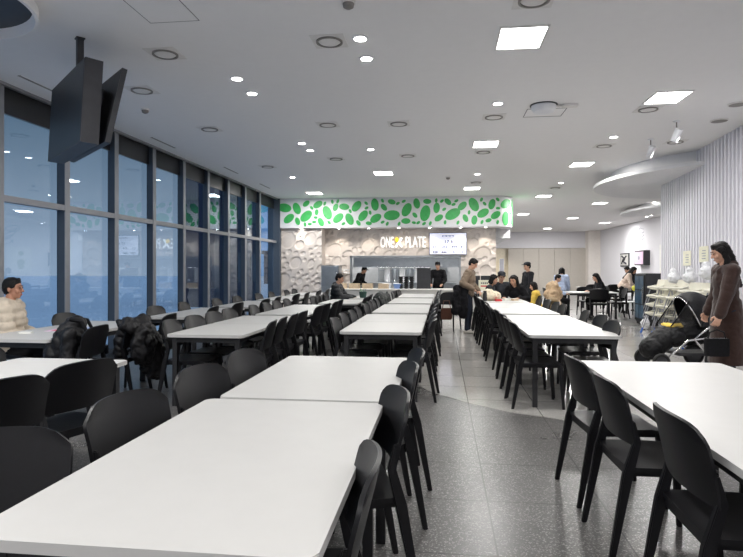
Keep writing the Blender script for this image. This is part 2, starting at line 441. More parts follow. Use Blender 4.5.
# curved fascia
path = [(-5.4, 18.5)]
for i in range(41): path.append((-5.3 + 6.95 * i / 40, 18.5))
for i in range(1, 25):
    t = PI / 2 * i / 24; path.append((1.65 + .62 * math.sin(t), 18.5 + .62 * (1 - math.cos(t)) * 1.2))
path.append((2.27, 21))
cum = [0]
for a, b in zip(path, path[1:]): cum.append(cum[-1] + math.hypot(b[0] - a[0], b[1] - a[1]))
def onpath(s):
    for i in range(len(path) - 1):
        if s <= cum[i + 1] or i == len(path) - 2:
            t = (s - cum[i]) / (cum[i + 1] - cum[i]); a, b = path[i], path[i + 1]
            d = V((b[0] - a[0], b[1] - a[1], 0)).normalized()
            return V((a[0] + (b[0] - a[0]) * t, a[1] + (b[1] - a[1]) * t, 0)), V((d.y, -d.x, 0))
fas = thing('fascia_band', 'white curved fascia band with green leaf shaped ovals above the kitchen', 'fascia')
bm = bmesh.new(); prism(bm, path + [(1.9, 21), (1.9, 19.18), (-5.4, 19.18)], 2.73, CZ - .002); obj('fascia_panel', bm, M_FASC, fas)
rn = random.Random(11); EL = []
smax = cum[-2] - .02
for t in range(9000):
    r = rn.choice([.26, .23, .2, .17]) if t < 900 else rn.choice([.17, .15, .13]) if t < 3000 else rn.choice([.1, .07])
    s, z = rn.uniform(.25, smax - .1), rn.uniform(2.78 + r * .8, 3.65 - r * .8); a = rn.choice([.7, .5, 2.2, 1.3, -.1, 1.9]) + rn.uniform(-.2, .2)
    if all(math.hypot(s - p[0], z - p[1]) > (r + p[2]) * .84 + .02 for p in EL): EL.append((s, z, r, a))
    if len(EL) > 128: break
bm = bmesh.new()
for s, z, r, a in EL:
    k = .62; fr, bk = [], []
    for i in range(20):
        t = 2 * PI * i / 20; u, w = r * math.cos(t), r * k * math.sin(t)
        p, nn = onpath(s + u * math.cos(a) - w * math.sin(a)); zz = z + u * math.sin(a) + w * math.cos(a)
        fr.append(bm.verts.new(p + nn * .012 + V((0, 0, zz)))); bk.append(bm.verts.new(p - nn * .01 + V((0, 0, zz))))
    pc, nn = onpath(s); md = [bm.verts.new((q.co + pc * 0 + V((0, 0, 0)))) for q in fr]
    for i, q in enumerate(md):
        t = 2 * PI * i / 20; u, w = .5 * r * math.cos(t), .5 * r * k * math.sin(t)
        p, n2 = onpath(s + u * math.cos(a) - w * math.sin(a)); q.co = p + n2 * .012 + V((0, 0, z + u * math.sin(a) + w * math.cos(a)))
    ce = bm.verts.new(pc + nn * .012 + V((0, 0, z)))
    for i in range(20): bm.faces.new((md[i], md[(i + 1) % 20], ce)); bm.faces.new((fr[i], fr[(i + 1) % 20], md[(i + 1) % 20], md[i]))
    for i in range(20): bm.faces.new((fr[i], fr[(i + 1) % 20], bk[(i + 1) % 20], bk[i]))
obj('green_ovals', bm, M_GREEN, fas)
bm = bmesh.new(); box(bm, 1.76, 19.7, 2.42, 2.26, 31, CZ); struct(obj('trim_2', bm, M_FASC))
# small warm downlights under the fascia
def spot(name, loc, power, size, blend=.6, col=(1, .9, .76), r=.03):
    l = bpy.data.lights.new(name, 'SPOT'); l.energy = power; l.spot_size = size; l.spot_blend = blend; l.color = col; l.shadow_soft_size = r
    o = bpy.data.objects.new(name, l); COL.objects.link(o); o.location = loc; return o
for i, x in enumerate((-4.6, -3.4, -2.4, -1.4, -.4, .6, 1.4)):
    d = thing('wall_washer', '%s small warm downlight from the left under the green oval fascia' % ORD[i], 'light', (x, 18.85 if x > -4 else 18.57, 2.73), 0, 'warm downlights under the fascia')
    bm = bmesh.new(); lathe(bm, [(.05, -.004), (.05, .0), (.035, .0), (.035, -.012), (.045, -.012), (.05, -.004)][:2], 16); obj('trim_ring', bm, M_CHROME, d)
    bm = bmesh.new(); lathe(bm, [(.035, -.01), (.035, -.004)], 16); obj('lens', bm, M_SPOTL, d)
    s = spot('wall_washer_lamp', (x, 18.8 if x > -4 else 18.53, 2.68), 22, math.radians(95)); s.rotation_euler = (math.radians(14), 0, 0)
# sign ONE X PLATE
sg = thing('shop_sign', 'lit white ONE PLATE sign with crossed cutlery above the kitchen opening', 'sign', (0, YS - .03, 0))
R90 = (PI / 2, 0, 0)
text_obj('sign_letters', 'ONE', .44, .36, M_SIGN, sg, (-2.04, 0, 2.1), R90, .02, .004)
text_obj('sign_letters', 'PLATE', .66, .36, M_SIGN, sg, (-1.2, 0, 2.1), R90, .02, .004)
bm = bmesh.new()
def bar_mtx(cx, cz, ang): return Matrix.Translation((cx, 0, cz)) @ Matrix.Rotation(ang, 4, 'Y')
prism(bm, [(-.03, -.02), (.03, -.02), (.022, .0), (-.022, 0)], -.19, .14, bar_mtx(-1.43, 2.27, math.radians(34)))
ell(bm, (0, -.01, .13), (.042, .015, .06), bar_mtx(-1.43, 2.27, math.radians(34)))
obj('sign_fork', bm, M_SIGN, sg)
bm = bmesh.new()
prism(bm, [(-.025, -.035), (.025, -.035), (.02, -.02), (-.02, -.02)], -.19, .02, bar_mtx(-1.43, 2.27, math.radians(-34)))
obj('sign_spoon_handle', bm, M_SIGN, sg)
bm = bmesh.new()
ell(bm, (0, -.025, .1), (.062, .02, .085), bar_mtx(-1.43, 2.27, math.radians(-34)))
obj('sign_spoon_bowl', bm, M_SIGNY, sg)['label'] = 'yellow spoon bowl'
# menu screen
ms = thing('menu_screen', 'bright white menu screen with number rows beside the kitchen sign', 'screen', (0, YS - .05, 0))
bbox_obj('screen_frame', (-.42, -.02, 1.85), (.81, .04, 2.58), M_DARK, ms)
bbox_obj('display', (-.40, -.026, 1.87), (.79, -.015, 2.56), M_MENU, ms)
def row(txt, x, z, w, h, m=M_INK): text_obj('display_text', txt, w, h, m, ms, (x, -.028, z), R90, .001, .025)
row('. . . .', .0, 2.45, .4, .02, M_INK); row('17 6', .1, 2.24, .26, .1)
for t, x, w in (('11', -.29, .1), ('212', 0, .17), ('914', .32, .17), ('8', .62, .05)): row(t, x, 2.08, w, .075)
for t, x, w in (('320', -.31, .17), ('444', -.02, .17), ('0', .36, .05), ('2', .63, .05)): row(t, x, 1.9, w, .075)
bm = bmesh.new(); box(bm, -.08, -.028, 2.40, .5, -.026, 2.408); obj('display_rule', bm, M_GREYINK, ms)
bm = bmesh.new()
for i in range(9): box(bm, 0.0 + i * .046, -.028, 2.46, .033 + i * .046, -.026, 2.49)
obj('display_heading', bm, M_INK, ms)
# serving counter
sc_ = thing('serving_counter', 'long white serving counter in front of the kitchen', 'counter', (0, 17.75, 0))
bbox_obj('counter_front', (-3.5, .05, 0), (1.7, .12, .72), M_CTR, sc_)
bbox_obj('counter_body', (-3.5, .12, 0), (1.7, .85, .72), M_CTR, sc_)
bbox_obj('countertop', (-3.55, 0, .72), (1.75, .9, .76), M_CTR, sc_, .008)
bbox_obj('plinth', (-3.48, .04, 0.0), (1.68, .06, .08), M_DARK, sc_)
# steel hood in the opening
hd = thing('extractor_hood', 'long stainless steel extractor hood across the kitchen opening', 'hood', (0, 19.5, 0))
bm = bmesh.new(); prism(bm, [(0, 0), (1.1, 0), (1.1, .62), (.35, .62), (0, .30)], -3.0, .6, Matrix(((0, 0, 1, 0), (1, 0, 0, 0), (0, 1, 0, 1.46), (0, 0, 0, 1)))); obj('hood_canopy', bm, M_STEEL, hd)
bbox_obj('hood_lip', (-3.02, -.03, 1.44), (.62, .0, 1.52), M_STEEL, hd)
bbox_obj('hood_light', (-2.2, .2, 1.44), (-.4, .4, 1.455), M_LAMP, hd)
# opening frame
of = thing('opening_frame', 'thin steel frame around the kitchen serving opening', 'frame', (0, YS, 0))
for a, b in (((-3.08, -.02, .76), (-3.03, .2, 1.82)), ((.57, -.02, .76), (.62, .2, 1.82)), ((-3.08, -.02, 1.78), (.62, .2, 1.83))): bbox_obj('frame_bar', a, b, M_STEEL, of)
# kitchen back shelf + equipment
sh = thing('kitchen_shelf', 'steel wall shelf unit at the back of the kitchen', 'shelf', (-1.2, 21.7, 0))
for z in (.9, 1.3, 1.7): bbox_obj('shelf_board', (-1.2, 0, z), (1.4, .4, z + .03), M_STEEL, sh)
for x in (-1.2, -.35, .5, 1.36): bbox_obj('upright', (x, 0, 0), (x + .04, .04, 1.95), M_STEEL, sh)
kb = thing('prep_bench', 'steel prep bench inside the kitchen', 'bench', (-1.2, 20.4, 0))
bbox_obj('bench_top', (-1.8, 0, .86), (1.7, .6, .9), M_STEEL, kb); bbox_obj('bench_body', (-1.78, .05, .05), (1.68, .58, .86), M_STEEL, kb)
for x in (-1.7, 0, 1.6): bbox_obj('foot', (x, .25, 0), (x + .05, .3, .05), M_DARK, kb)
for i in range(5):
    b = thing('water_boiler', '%s white steel cylinder from the left behind the serving counter' % ORD[i], 'boiler', (-1.95 + i * .27, 20.6, .9), 0, 'steel cylinders in the kitchen')
    bm = bmesh.new(); lathe(bm, [(.1, 0), (.105, .02), (.105, .48), (.09, .5), (.03, .51)], 18); obj('tank', bm, M_STEEL if i % 2 else M_WPL2, b, ang=.6)
    bm = bmesh.new(); tube(bm, [(0, -.1, .08), (0, -.15, .08), (0, -.16, .04)], .012); obj('tap', bm, M_CHROME, b)
bw = mat('beige_tray', S(216, 194, 164), .6, var=.06)
for i in range(4):
    t = thing('tray_stack', '%s stack of beige serving trays from the left on the counter' % ORD[i], 'tray stack', (-3.2 + i * .42 + (.1 if i > 2 else 0), 18.25, .76), 0, 'beige tray stacks on the counter')
    for k in range(5):
        bm = bmesh.new(); prism(bm, rrect(-.17, -.13, .17, .13, .04), k * .034, k * .034 + .024); obj('tray', bm, bw, t)
for i in range(2):
    t = thing('crate', '%s white tub from the left on the counter below the cylinders' % ORD[i], 'tub', (-1.75 + i * .36, 18.3, .76), 0, 'tubs on the counter')
    bm = bmesh.new(); lathe(bm, [(.11, 0), (.15, .14), (.155, .15)], 20); obj('tub', bm, [M_WPL2, M_BLUEPR, M_BEIGEBOX][i], t, ang=.6)
    bm = bmesh.new(); lathe(bm, [(.155, .15), (.16, .155), (.15, .17)], 20); obj('lid', bm, M_WPL2, t)
for i in range(6):
    t = thing('bowl_stack', '%s tall stack of black bowls from the left beside the dark partition' % ORD[i], 'bowl stack', (-1.3 + (i % 3) * .17, 18.25 + (i // 3) * .22, .76), 0, 'black bowl stacks on the counter')
    for k in range(7):
        bm = bmesh.new(); lathe(bm, [(.04, k * .055), (.075, k * .055 + .05), (.078, k * .055 + .054)], 16); obj('bowl', bm, M_DARK, t, ang=.7)
dp = thing('dark_screen_panel', 'dark upright panel on the counter right of the bowl stacks', 'panel', (-.78, 18.35, .76)); bbox_obj('panel_board', (-.01, 0, 0), (.42, .07, .66), M_DARK, dp); bbox_obj('panel_foot', (-.03, -.05, 0), (.44, .14, .02), M_DARK, dp)
# tall fridge left of the opening
fr = thing('steel_fridge', 'tall grey steel fridge against the relief wall left of the kitchen opening', 'fridge', (-3.62, 18.7, 0))
bbox_obj('cabinet', (-.29, -.25, .08), (.29, .3, 1.5), M_STEEL, fr)
for z0, z1 in ((.1, .8), (.82, 1.48)):
    d = bbox_obj('door', (-.28, -.28, z0), (.28, -.25, z1), M_STEEL, fr, .006); bm = bmesh.new(); tube(bm, [(.22, -.32, z0 + .15), (.22, -.32, z0 + .5)], .012); obj('handle', bm, M_CHROME, d)
bbox_obj('plinth', (-.27, -.22, 0), (.27, .28, .08), M_DARK, fr)
rk = thing('wall_rack', 'small steel rack on the wall between fridge and opening', 'rack', (-3.2, 19.15, 0))
for z in (1.25, 1.35): bm = bmesh.new(); tube(bm, [(-.15, 0, z), (-.15, -.1, z), (.1, -.1, z), (.1, 0, z)], .012); obj('rail', bm, M_STEEL, rk)
# ordering kiosk right
mon = []
for i, x in enumerate((.98, 1.36)):
    k = thing('till_monitor', ['left', 'right'][i] + ' black till monitor on the counter behind the man in taupe', 'monitor', (x, 17.95, .76), 0, 'till monitors')
    bbox_obj('monitor_screen', (-.18, 0, .08), (.18, .05, .42), M_SCR, k, .006); bbox_obj('stand', (-.03, .03, 0), (.03, .06, .2), M_DARK, k); bbox_obj('base', (-.1, -.04, 0), (.1, .12, .015), M_DARK, k)
k = thing('counter_sign', 'white counter sign with a red stripe in front of the till', 'sign', (1.22, 16.9, .735))
bbox_obj('sign_board', (-.17, 0, .03), (.17, .03, .33), M_PAPERY, k, .005); bbox_obj('red_stripe', (-.11, -.004, .14), (.11, 0, .175), M_RED, k)
bm = bmesh.new(); [box(bm, -.1 + q * .052, -.003, .225, -.064 + q * .052, 0, .262) for q in range(4)]; obj('printed_text', bm, M_INK, k); bbox_obj('stand', (-.12, -.04, 0), (.12, .08, .03), M_WPL2, k)

# ------------------------------------------------------------------ ceiling fixtures
def sortcam(L): return sorted(L, key=lambda p: p[0] ** 2 + p[1] ** 2)
SQ = [(.78, 5.87), (3.0, 8.15), (.8, 10.8), (3.05, 13.15), (-1.4, 13.8), (-3.85, 17.2), (.85, 16.7), (3.2, 18.8), (3.4, 24.9), (5.5, 21.05), (5.9, 27.15), (8.1, 30.1), (6.0, 34.0),
      (3.0, 3.2), (.8, 1.0), (-3.8, 1.0), (-3.6, -1.8), (3.0, -1.8), (-1.2, -1.8)]
SQ.append((-3.8, 3.3))  # extra panel out of view, added to brighten the left ceiling and tables
def light_panel():
    t = thing('ceiling_light', '', 'ceiling light', (0, 0, CZ), 0, 'square ceiling light panels')
    bm = bmesh.new()
    for a in ((-.235, -.285, -.215, .285), (.215, -.285, .235, .285), (-.215, -.285, .215, -.265), (-.215, .265, .215, .285)): box(bm, a[0], a[1], -.015, a[2], a[3], 0)
    obj('frame', bm, M_VENTP, t)
    bbox_obj('diffuser', (-.215, -.265, -.008), (.215, .265, 0), M_LAMP, t)
    return t
def series(make, pts, fmt, group):
    first = None
    for i, p in enumerate(pts):
        lab = fmt % ORD[i] if i < len(ORD) else fmt % ('number %d' % i)
        if first is None:
            first = make(); first.location = (p[0], p[1], CZ); first['label'] = lab; first['group'] = group
        else: dup(first, (p[0], p[1], CZ), 0, lab, group)
vis = [p for p in SQ if p[1] > 4.5]; beh = [p for p in SQ if p[1] <= 4.5]
series(light_panel, sortcam(vis), 'bright square ceiling light panel, %s in view from the camera', 'square ceiling light panels')
series(light_panel, sortcam(beh), 'unseen square ceiling light panel near or behind the camera, %s outward', 'square ceiling light panels')
DL = [(-.81, 5.69), (-.82, 6.24), (-2.46, 6.71), (-2.47, 7.3), (-2.55, 10.32), (-2.54, 10.95), (-1.36, 11.0), (-3.73, 14.13), (.77, 8.16), (2.97, 10.48), (3.16, 15.91), (.85, 14.2),
      (7.3, 21.0), (7.35, 20.0), (8.9, 26.0), (9.0, 26.8)]
def downlight():
    t = thing('downlight', '', 'downlight', (0, 0, CZ))
    bm = bmesh.new(); lathe(bm, [(.085, 0), (.085, -.008), (.06, -.012)], 20); obj('trim_ring', bm, M_WPL2, t)
    bm = bmesh.new(); lathe(bm, [(.06, -.014), (.058, -.004)], 20); obj('lens', bm, M_SPOTL, t)
    return t
series(downlight, sortcam(DL), 'small round recessed downlight, %s from the camera', 'recessed downlights')
VN = [(-2.94, 5.85), (-3.84, 7.01), (-3.8, 9.1), (-1.13, 5.73), (-1.81, 9.05), (-.68, 9.12), (-2.2, 11.88), (-.69, 11.73), (.78, 8.89), (.81, 11.54), (.78, 5.05), (2.95, 8.73), (3.01, 11.23), (4.2, 11.04),
      (-3.9, 12.6), (3.2, 16.9), (.9, 15.6)]
def vent():
    t = thing('ceiling_vent', '', 'ceiling vent', (0, 0, CZ))
    bbox_obj('plate', (-.17, -.17, -.006), (.17, .17, 0), M_VENTP, t)
    bm = bmesh.new(); prof = [(.135, -.006), (.135, -.02), (.115, -.02), (.115, -.006)]
    n = 28; rings = [[bm.verts.new((r * math.cos(2 * PI * k / n), r * math.sin(2 * PI * k / n), z)) for k in range(n)] for r, z in prof]
    for a, b in zip(rings, rings[1:] + rings[:1]):
        for k in range(n): bm.faces.new((a[k], a[(k + 1) % n], b[(k + 1) % n], b[k]))
    obj('ring', bm, M_TRIMR, t, ang=.6)
    bm = bmesh.new(); lathe(bm, [(.105, -.008), (.1, -.018), (.03, -.026)], 24); obj('disc', bm, M_VENTP, t, ang=.6)
    return t
series(vent, sortcam(VN), 'round ceiling air vent in a square plate, %s from the camera', 'round ceiling vents')
def round_speaker():
    t = thing('ceiling_speaker', '', 'speaker', (0, 0, CZ)); bm = bmesh.new(); lathe(bm, [(.13, 0), (.13, -.01), (.115, -.016)], 24); obj('rim', bm, M_VENTP, t)
    bm = bmesh.new(); lathe(bm, [(.115, -.017), (.05, -.02)], 24); obj('grille', bm, M_TRIMR, t); return t
series(round_speaker, [(4.1, 8.6), (4.27, 9.53)], 'round grey ceiling speaker by the slatted wall, %s from the camera', 'ceiling speakers')
def smoke():
    t = thing('smoke_detector', '', 'smoke detector', (0, 0, CZ)); bm = bmesh.new(); lathe(bm, [(.06, 0), (.06, -.02)], 20); obj('base', bm, M_VENTP, t)
    bm = bmesh.new(); lathe(bm, [(.05, -.02), (.045, -.05), (.02, -.065)], 20); obj('sensor_dome', bm, M_TRIMR, t, ang=.6); return t
series(smoke, [(-.8, 4.9), (-4.25, 7.85), (.15, 14.6)], 'small grey smoke detector on the ceiling, %s from the camera', 'smoke detectors')
def slot():
    t = thing('slot_diffuser', '', 'air slot', (0, 0, CZ)); bm = bmesh.new()
    box(bm, -.03, -.45, -.006, -.022, .45, 0); box(bm, .022, -.45, -.006, .03, .45, 0); obj('slot_frame', bm, M_VENTP, t)
    bbox_obj('slot_gap', (-.022, -.45, -.004), (.022, .45, 0), M_TRIMR, t); return t
series(slot, [(-5.0, 6.75), (-5.05, 10.0), (-4.9, 13.0), (-4.9, 15.6)], 'narrow slot air diffuser along the window wall, %s from the camera', 'slot diffusers')
# access hatch outline
hp = thing('access_hatch', 'square access hatch outline in the ceiling near the hanging screens', 'hatch', (-2.47, 4.86, CZ))
bbox_obj('hatch_panel', (-.235, -.24, -.002), (.235, .24, 0), M_CEIL, hp)
bm = bmesh.new()
for a in ((-.24, -.245, -.235, .245), (.235, -.245, .24, .245), (-.24, -.245, .24, -.24), (-.24, .24, .24, .245)): box(bm, a[0], a[1], -.004, a[2], a[3], 0)
obj('hatch_seam', bm, M_SEAM, hp)
# projector-like dome with bracket
pj = thing('ceiling_dome_camera', 'white dome fixture with a side arm on a square ceiling hatch', 'dome fixture', (1.42, 8.34, CZ))
bm = bmesh.new(); lathe(bm, [(.17, 0), (.17, -.05), (.14, -.1), (.06, -.125)], 28); obj('dome', bm, M_WPL2, pj, ang=.6)
bm = bmesh.new(); lathe(bm, [(.19, 0), (.19, -.012)], 28); obj('base_ring', bm, M_DARK, pj)
bm = bmesh.new(); box(bm, .17, -.02, -.03, .3, .02, -.01); box(bm, .26, -.05, -.04, .46, .04, -.005); obj('arm', bm, M_VENTP, pj)
bm = bmesh.new()
for a in ((-.2, .18, .36, .19), (-.2, .62, .36, .63), (-.2, .18, -.19, .63), (.35, .18, .36, .63)): box(bm, a[0], a[1], -.004, a[2], a[3], 0)
obj('hatch_seam', bm, M_SEAM, pj)
# pendant spotlights
for i, (x, y) in enumerate(((3.63, 9.49), (3.68, 10.76))):
    t = thing('track_spotlight', ['nearer', 'farther'][i] + ' white spotlight hanging from the ceiling near the slatted wall', 'spotlight', (x, y, CZ), .4, 'white hanging spotlights')
    bm = bmesh.new(); lathe(bm, [(.05, 0), (.05, -.02)], 16); obj('canopy', bm, M_WPL2, t); bm = bmesh.new(); tube(bm, [(0, 0, -.02), (0, 0, -.16)], .01); obj('stem', bm, M_TRIMR, t)
    bm = bmesh.new(); lathe(bm, [(.05, -.1), (.06, .08), (.055, .1)], 16, Matrix.Translation((0, 0, -.22)) @ Matrix.Rotation(math.radians(35), 4, 'X')); obj('lamp_head', bm, M_WPL2, t, ang=.6)
for x, y in ((3.66, 9.5), (3.7, 10.77)): spot('track_lamp', (x + .1, y + .1, CZ - .3), 150, math.radians(100), .9, (1, .98, .96), .05).rotation_euler = (0, math.radians(58), .5)
# oval drop canopies
def canopy(name, cx, cy, rx, ry, z0, label):
    t = thing(name, label, 'ceiling canopy', (cx, cy, 0))
    E = lambda k: [(rx * k * math.cos(2 * PI * i / 64), ry * k * math.sin(2 * PI * i / 64)) for i in range(64)]
    bm = bmesh.new(); prism(bm, E(1), z0, z0 + .07); obj('canopy_lip', bm, M_FASC, t, ang=.5)
    bm = bmesh.new(); prism(bm, [(x - .4 * x / math.hypot(x, y), y - .4 * y / math.hypot(x, y)) for x, y in E(1)], z0 + .07, CZ); obj('canopy_neck', bm, M_CEIL, t, ang=.5)
    return t
canopy('ceiling_canopy', 6.0, 14.1, 2.35, 2.9, 3.36, 'large white oval canopy dropped below the ceiling beside the slatted wall')
canopy('ceiling_canopy', 7.6, 22.6, .75, 2.0, 3.5, 'small white oval canopy dropped from the far ceiling')
for i, (x, y) in enumerate(((4.75, 15.2), (4.5, 14.0))): pass
# round recess ring at upper left
rr = thing('round_ceiling_ring', 'large round ceiling ring with a dark inside in the upper left corner', 'ceiling ring', (-4.24, 4.27, CZ))
bm = bmesh.new(); n = 56; prof = [(.82, 0), (.82, -.1), (.79, -.1), (.77, -.002)]
rings = [[bm.verts.new((r * math.cos(2 * PI * k / n), r * math.sin(2 * PI * k / n), z)) for k in range(n)] for r, z in prof]
for a, b in zip(rings, rings[1:] + rings[:1]):
    for k in range(n): bm.faces.new((a[k], a[(k + 1) % n], b[(k + 1) % n], b[k]))
obj('rim', bm, M_CEIL, rr, ang=.6)
bm = bmesh.new(); lathe(bm, [(.77, -.004), (.6, -.02), (.2, -.03)], 56); obj('dark_disc', bm, M_DARK, rr, ang=.6)
# hanging back-to-back TVs
tv = thing('hanging_screens', 'pair of dark display screens back to back on a ceiling pole', 'screen', (-3.77, 5.52, 0), math.atan2(.89, -.98))
# local x along screen length; local +y points towards camera-left face
bbox_obj('ceiling_pole', (-.275, -.03, 3.3), (-.215, .03, CZ), M_DARK, tv)
bbox_obj('ceiling_plate', (-.285, -.04, CZ - .012), (-.205, .04, CZ), M_DARK, tv)
mA = Matrix.Translation((0, 0, 2.98)) @ Matrix.Rotation(math.radians(3), 4, 'X')
bm = bmesh.new(); box(bm, -.67, -.08, -.4, .67, .08, .4, mA); obj('screen_housing', bm, M_DARK, tv)
bm = bmesh.new(); box(bm, -.65, .08, -.385, .65, .083, .385, mA); obj('screen', bm, M_SCR, tv)
mB = Matrix.Translation((0, -.22, 2.98)) @ Matrix.Rotation(math.radians(12), 4, 'X')
bm = bmesh.new(); box(bm, -.67, -.025, -.38, .67, .025, .38, mB); obj('rear_screen', bm, M_DARK, tv)
bbox_obj('bracket', (-.2, -.24, 2.9), (.2, -.06, 3.25), M_DARK, tv)

# ------------------------------------------------------------------ chairs and tables
def make_chair():
    t = thing('dining_chair', '', 'chair')
    # seat: dished slab
    bm = bmesh.new()
    def seat(u, v):
        x = (u - .5) * 2; y = (v - .5) * 2
        ex = .23 * (1 - .10 * max(0, y) ** 2 ) * (1 if abs(y) < .8 else 1 - .12 * ((abs(y) - .8) / .2) ** 2)
        z = .45 - .012 * (1 - x * x) * (1 - .5 * y * y) - (.018 * max(0, y - .6) / .4) ** 1
        return (x * ex, .01 + y * .215, z), (0, 0, 1)
    grid_solid(bm, seat, 10, 10, .02)
    obj('seat', bm, M_BLK, t, smooth=True, ang=1.0)
    bm = bmesh.new()
    def back(u, v):
        x = (u - .5) * 2
        k = .97 + .05 * v - .10 * max(0, (v - .8) / .2) ** 3
        z = .565 + .275 * v + .0 * x - .034 * abs(x) ** 7 * max(0, (v - .5) / .5) + .016 * (1 - x * x) * v - .03 * (1 - v) * (1 - x * x) * 0
        y = -.205 - .075 * v + .055 * x * x * (.6 + .4 * v)
        return (x * .248 * k, y, z), (-.5 * x, 1, .26)
    grid_solid(bm, back, 16, 10, .014)
    obj('backrest', bm, M_BLK, t, smooth=True, ang=1.0)
    def sq(bm, pts, rs):
        rings = []
        for p, (a, b) in zip(pts, rs): rings.append([bm.verts.new((p[0] + sx * a, p[1] + sy * b, p[2])) for sx, sy in ((-1, -1), (1, -1), (1, 1), (-1, 1))])
        for A, B in zip(rings, rings[1:]):
            for k in range(4): bm.faces.new((A[k], A[(k + 1) % 4], B[(k + 1) % 4], B[k]))
        bm.faces.new(rings[0][::-1]); bm.faces.new(rings[-1])
    for s in (-1, 1):
        bm = bmesh.new(); sq(bm, [(s * .22, .215, 0), (s * .205, .185, .445)], [(.011, .013), (.017, .022)])
        bmesh.ops.bevel(bm, geom=bm.edges[:], offset=.004, segments=2, affect='EDGES'); obj('leg', bm, M_BLK, t)
        bm = bmesh.new(); sq(bm, [(s * .23, -.285, 0), (s * .222, -.205, .43), (s * .228, -.165, .58), (s * .228, -.185, .68)], [(.011, .014), (.016, .024), (.013, .018), (.008, .01)])
        bmesh.ops.bevel(bm, geom=bm.edges[:], offset=.004, segments=2, affect='EDGES'); obj('leg', bm, M_BLK, t)
    bm = bmesh.new(); box(bm, -.19, -.2, .405, .19, -.18, .44); box(bm, -.19, .165, .41, .19, .185, .44); box(bm, -.2, -.19, .41, -.185, .18, .44); box(bm, .185, -.19, .41, .2, .18, .44)
    obj('seat_frame', bm, M_BLK, t)
    return t
CH = make_chair(); CH_USED = [False]
CHN = {}
def chair(x, y, rz, label, group='black dining chairs'):
    if not CH_USED[0]:
        CH_USED[0] = True; CH.location = (x, y, 0); CH.rotation_euler = (0, 0, rz); CH['label'] = label; CH['group'] = group; return CH
    return dup(CH, (x, y, 0), rz, label, group)
TBL = {}
def table(x0, y0, x1, y1, label, group, zt=.735):
    W, L = round(x1 - x0, 3), round(y1 - y0, 3); key = (W, L)
    loc = ((x0 + x1) / 2, (y0 + y1) / 2, 0)
    if key in TBL: return dup(TBL[key], loc, 0, label, group)
    t = thing('dining_table', label, 'table', loc, 0, group)
    bm = bmesh.new(); prism(bm, rrect(-W / 2, -L / 2, W / 2, L / 2, .035), zt - .03, zt)
    e = [e for e in bm.edges if abs(e.verts[0].co.z - e.verts[1].co.z) < 1e-6]
    bmesh.ops.bevel(bm, geom=e, offset=.004, segments=2, affect='EDGES'); obj('tabletop', bm, M_TOP, t)
    bm = bmesh.new(); a, b = W / 2 - .05, L / 2 - .05
    for q in ((-a, -b, a, -b + .03), (-a, b - .03, a, b), (-a, -b, -a + .03, b), (a - .03, -b, a, b)): box(bm, q[0], q[1], zt - .085, q[2], q[3], zt - .03)
    obj('apron', bm, M_FRM, t)
    for sx in (-1, 1):
        for sy in (-1, 1):
            bm = bmesh.new(); cx, cy = sx * (W / 2 - .07), sy * (L / 2 - .07); box(bm, cx - .024, cy - .024, 0, cx + .024, cy + .024, zt - .032); obj('leg', bm, M_FRM, t)
    TBL[key] = t
    return t
rnd = random.Random(21)
def row_of(rowname, groups, lch=None, rch=None, inset=.13):
    """groups: list of (x0,x1,[y breaks])"""
    k = 0
    for (x0, x1, br) in groups:
        for a, b in zip(br, br[1:]):
            table(x0, a + .004, x1, b - .004, 'white topped table with black legs, %s from the front of the %s row' % (ORD[k], rowname), '%s table row' % rowname); k += 1
    for side, lst in (('left', lch), ('right', rch)):
        for i, (x, y, *r) in enumerate(lst or []):
            rz = (-PI / 2 if side == 'left' else PI / 2) + (r[0] if r else rnd.uniform(-.07, .07))
            chair(x, y, rz, 'black chair, %s from the front on the %s of the %s tables' % (ORD[i], side, rowname), 'chairs of the %s table row' % rowname)
def sidechairs(groups, side, skip=(), inset=.13):
    out = []
    for (x0, x1, br) in groups:
        for a, b in zip(br, br[1:]):
            for f in (.25, .76):
                y = a + (b - a) * f + rnd.uniform(-.03, .03); x = x0 + inset if side == 'left' else x1 - inset
                out.append((x + rnd.uniform(-.03, .03), y))
    return [q for i, q in enumerate(out) if i not in skip]
# centre row
GC = [(-1.19, -.285, [1.285, 2.83]), (-1.15, -.24, [2.86, 4.3])]
GC2 = [(-1.08, -.21, [6.0, 7.17, 8.34]), (-1.06, -.21, [8.65, 9.67, 10.7]), (-1.04, -.2, [11.0, 11.95, 12.9]), (-1.02, -.19, [13.25, 14.2, 15.1])]
cl = [(-1.38, 1.56, -1.0), (-1.13, 2.31, -.2), (-1.11, 3.03, -.2), (-1.08, 3.67, -.18)] + sidechairs(GC2, 'left')
cr = [(-.46, 1.66, .14), (-.43, 2.52, .3), (-.42, 3.26, .24), (-.4, 3.82, .2)] + sidechairs(GC2, 'right')
row_of('centre', GC + GC2, cl, cr)
# right row
GE = [(.985, 1.94, [1.9, 4.33])]
GD = [(.86, 1.76, [5.9, 7.2, 8.46]), (.83, 1.72, [8.68, 10.05, 11.42]), (.82, 1.7, [11.5, 12.6, 13.7]), (.95, 1.75, [16.3, 17.4])]
dl = [(1.13, 2.36, .0), (1.07, 3.08, .03), (1.06, 3.74, .08)] + [(.97, 6.1), (.97, 6.6), (.98, 7.2), (.98, 7.85)] + sidechairs(GD[1:2], 'left') + sidechairs(GD[2:3], 'left', (1,))
dr = [(1.86, 2.4), (1.86, 3.2)] + [(1.52, 6.2, .05), (1.62, 7.0), (1.62, 7.8)] + sidechairs(GD[1:2], 'right') + [(1.72, 11.95), (1.82, 12.95)]
row_of('right', GE + GD, dl, dr)
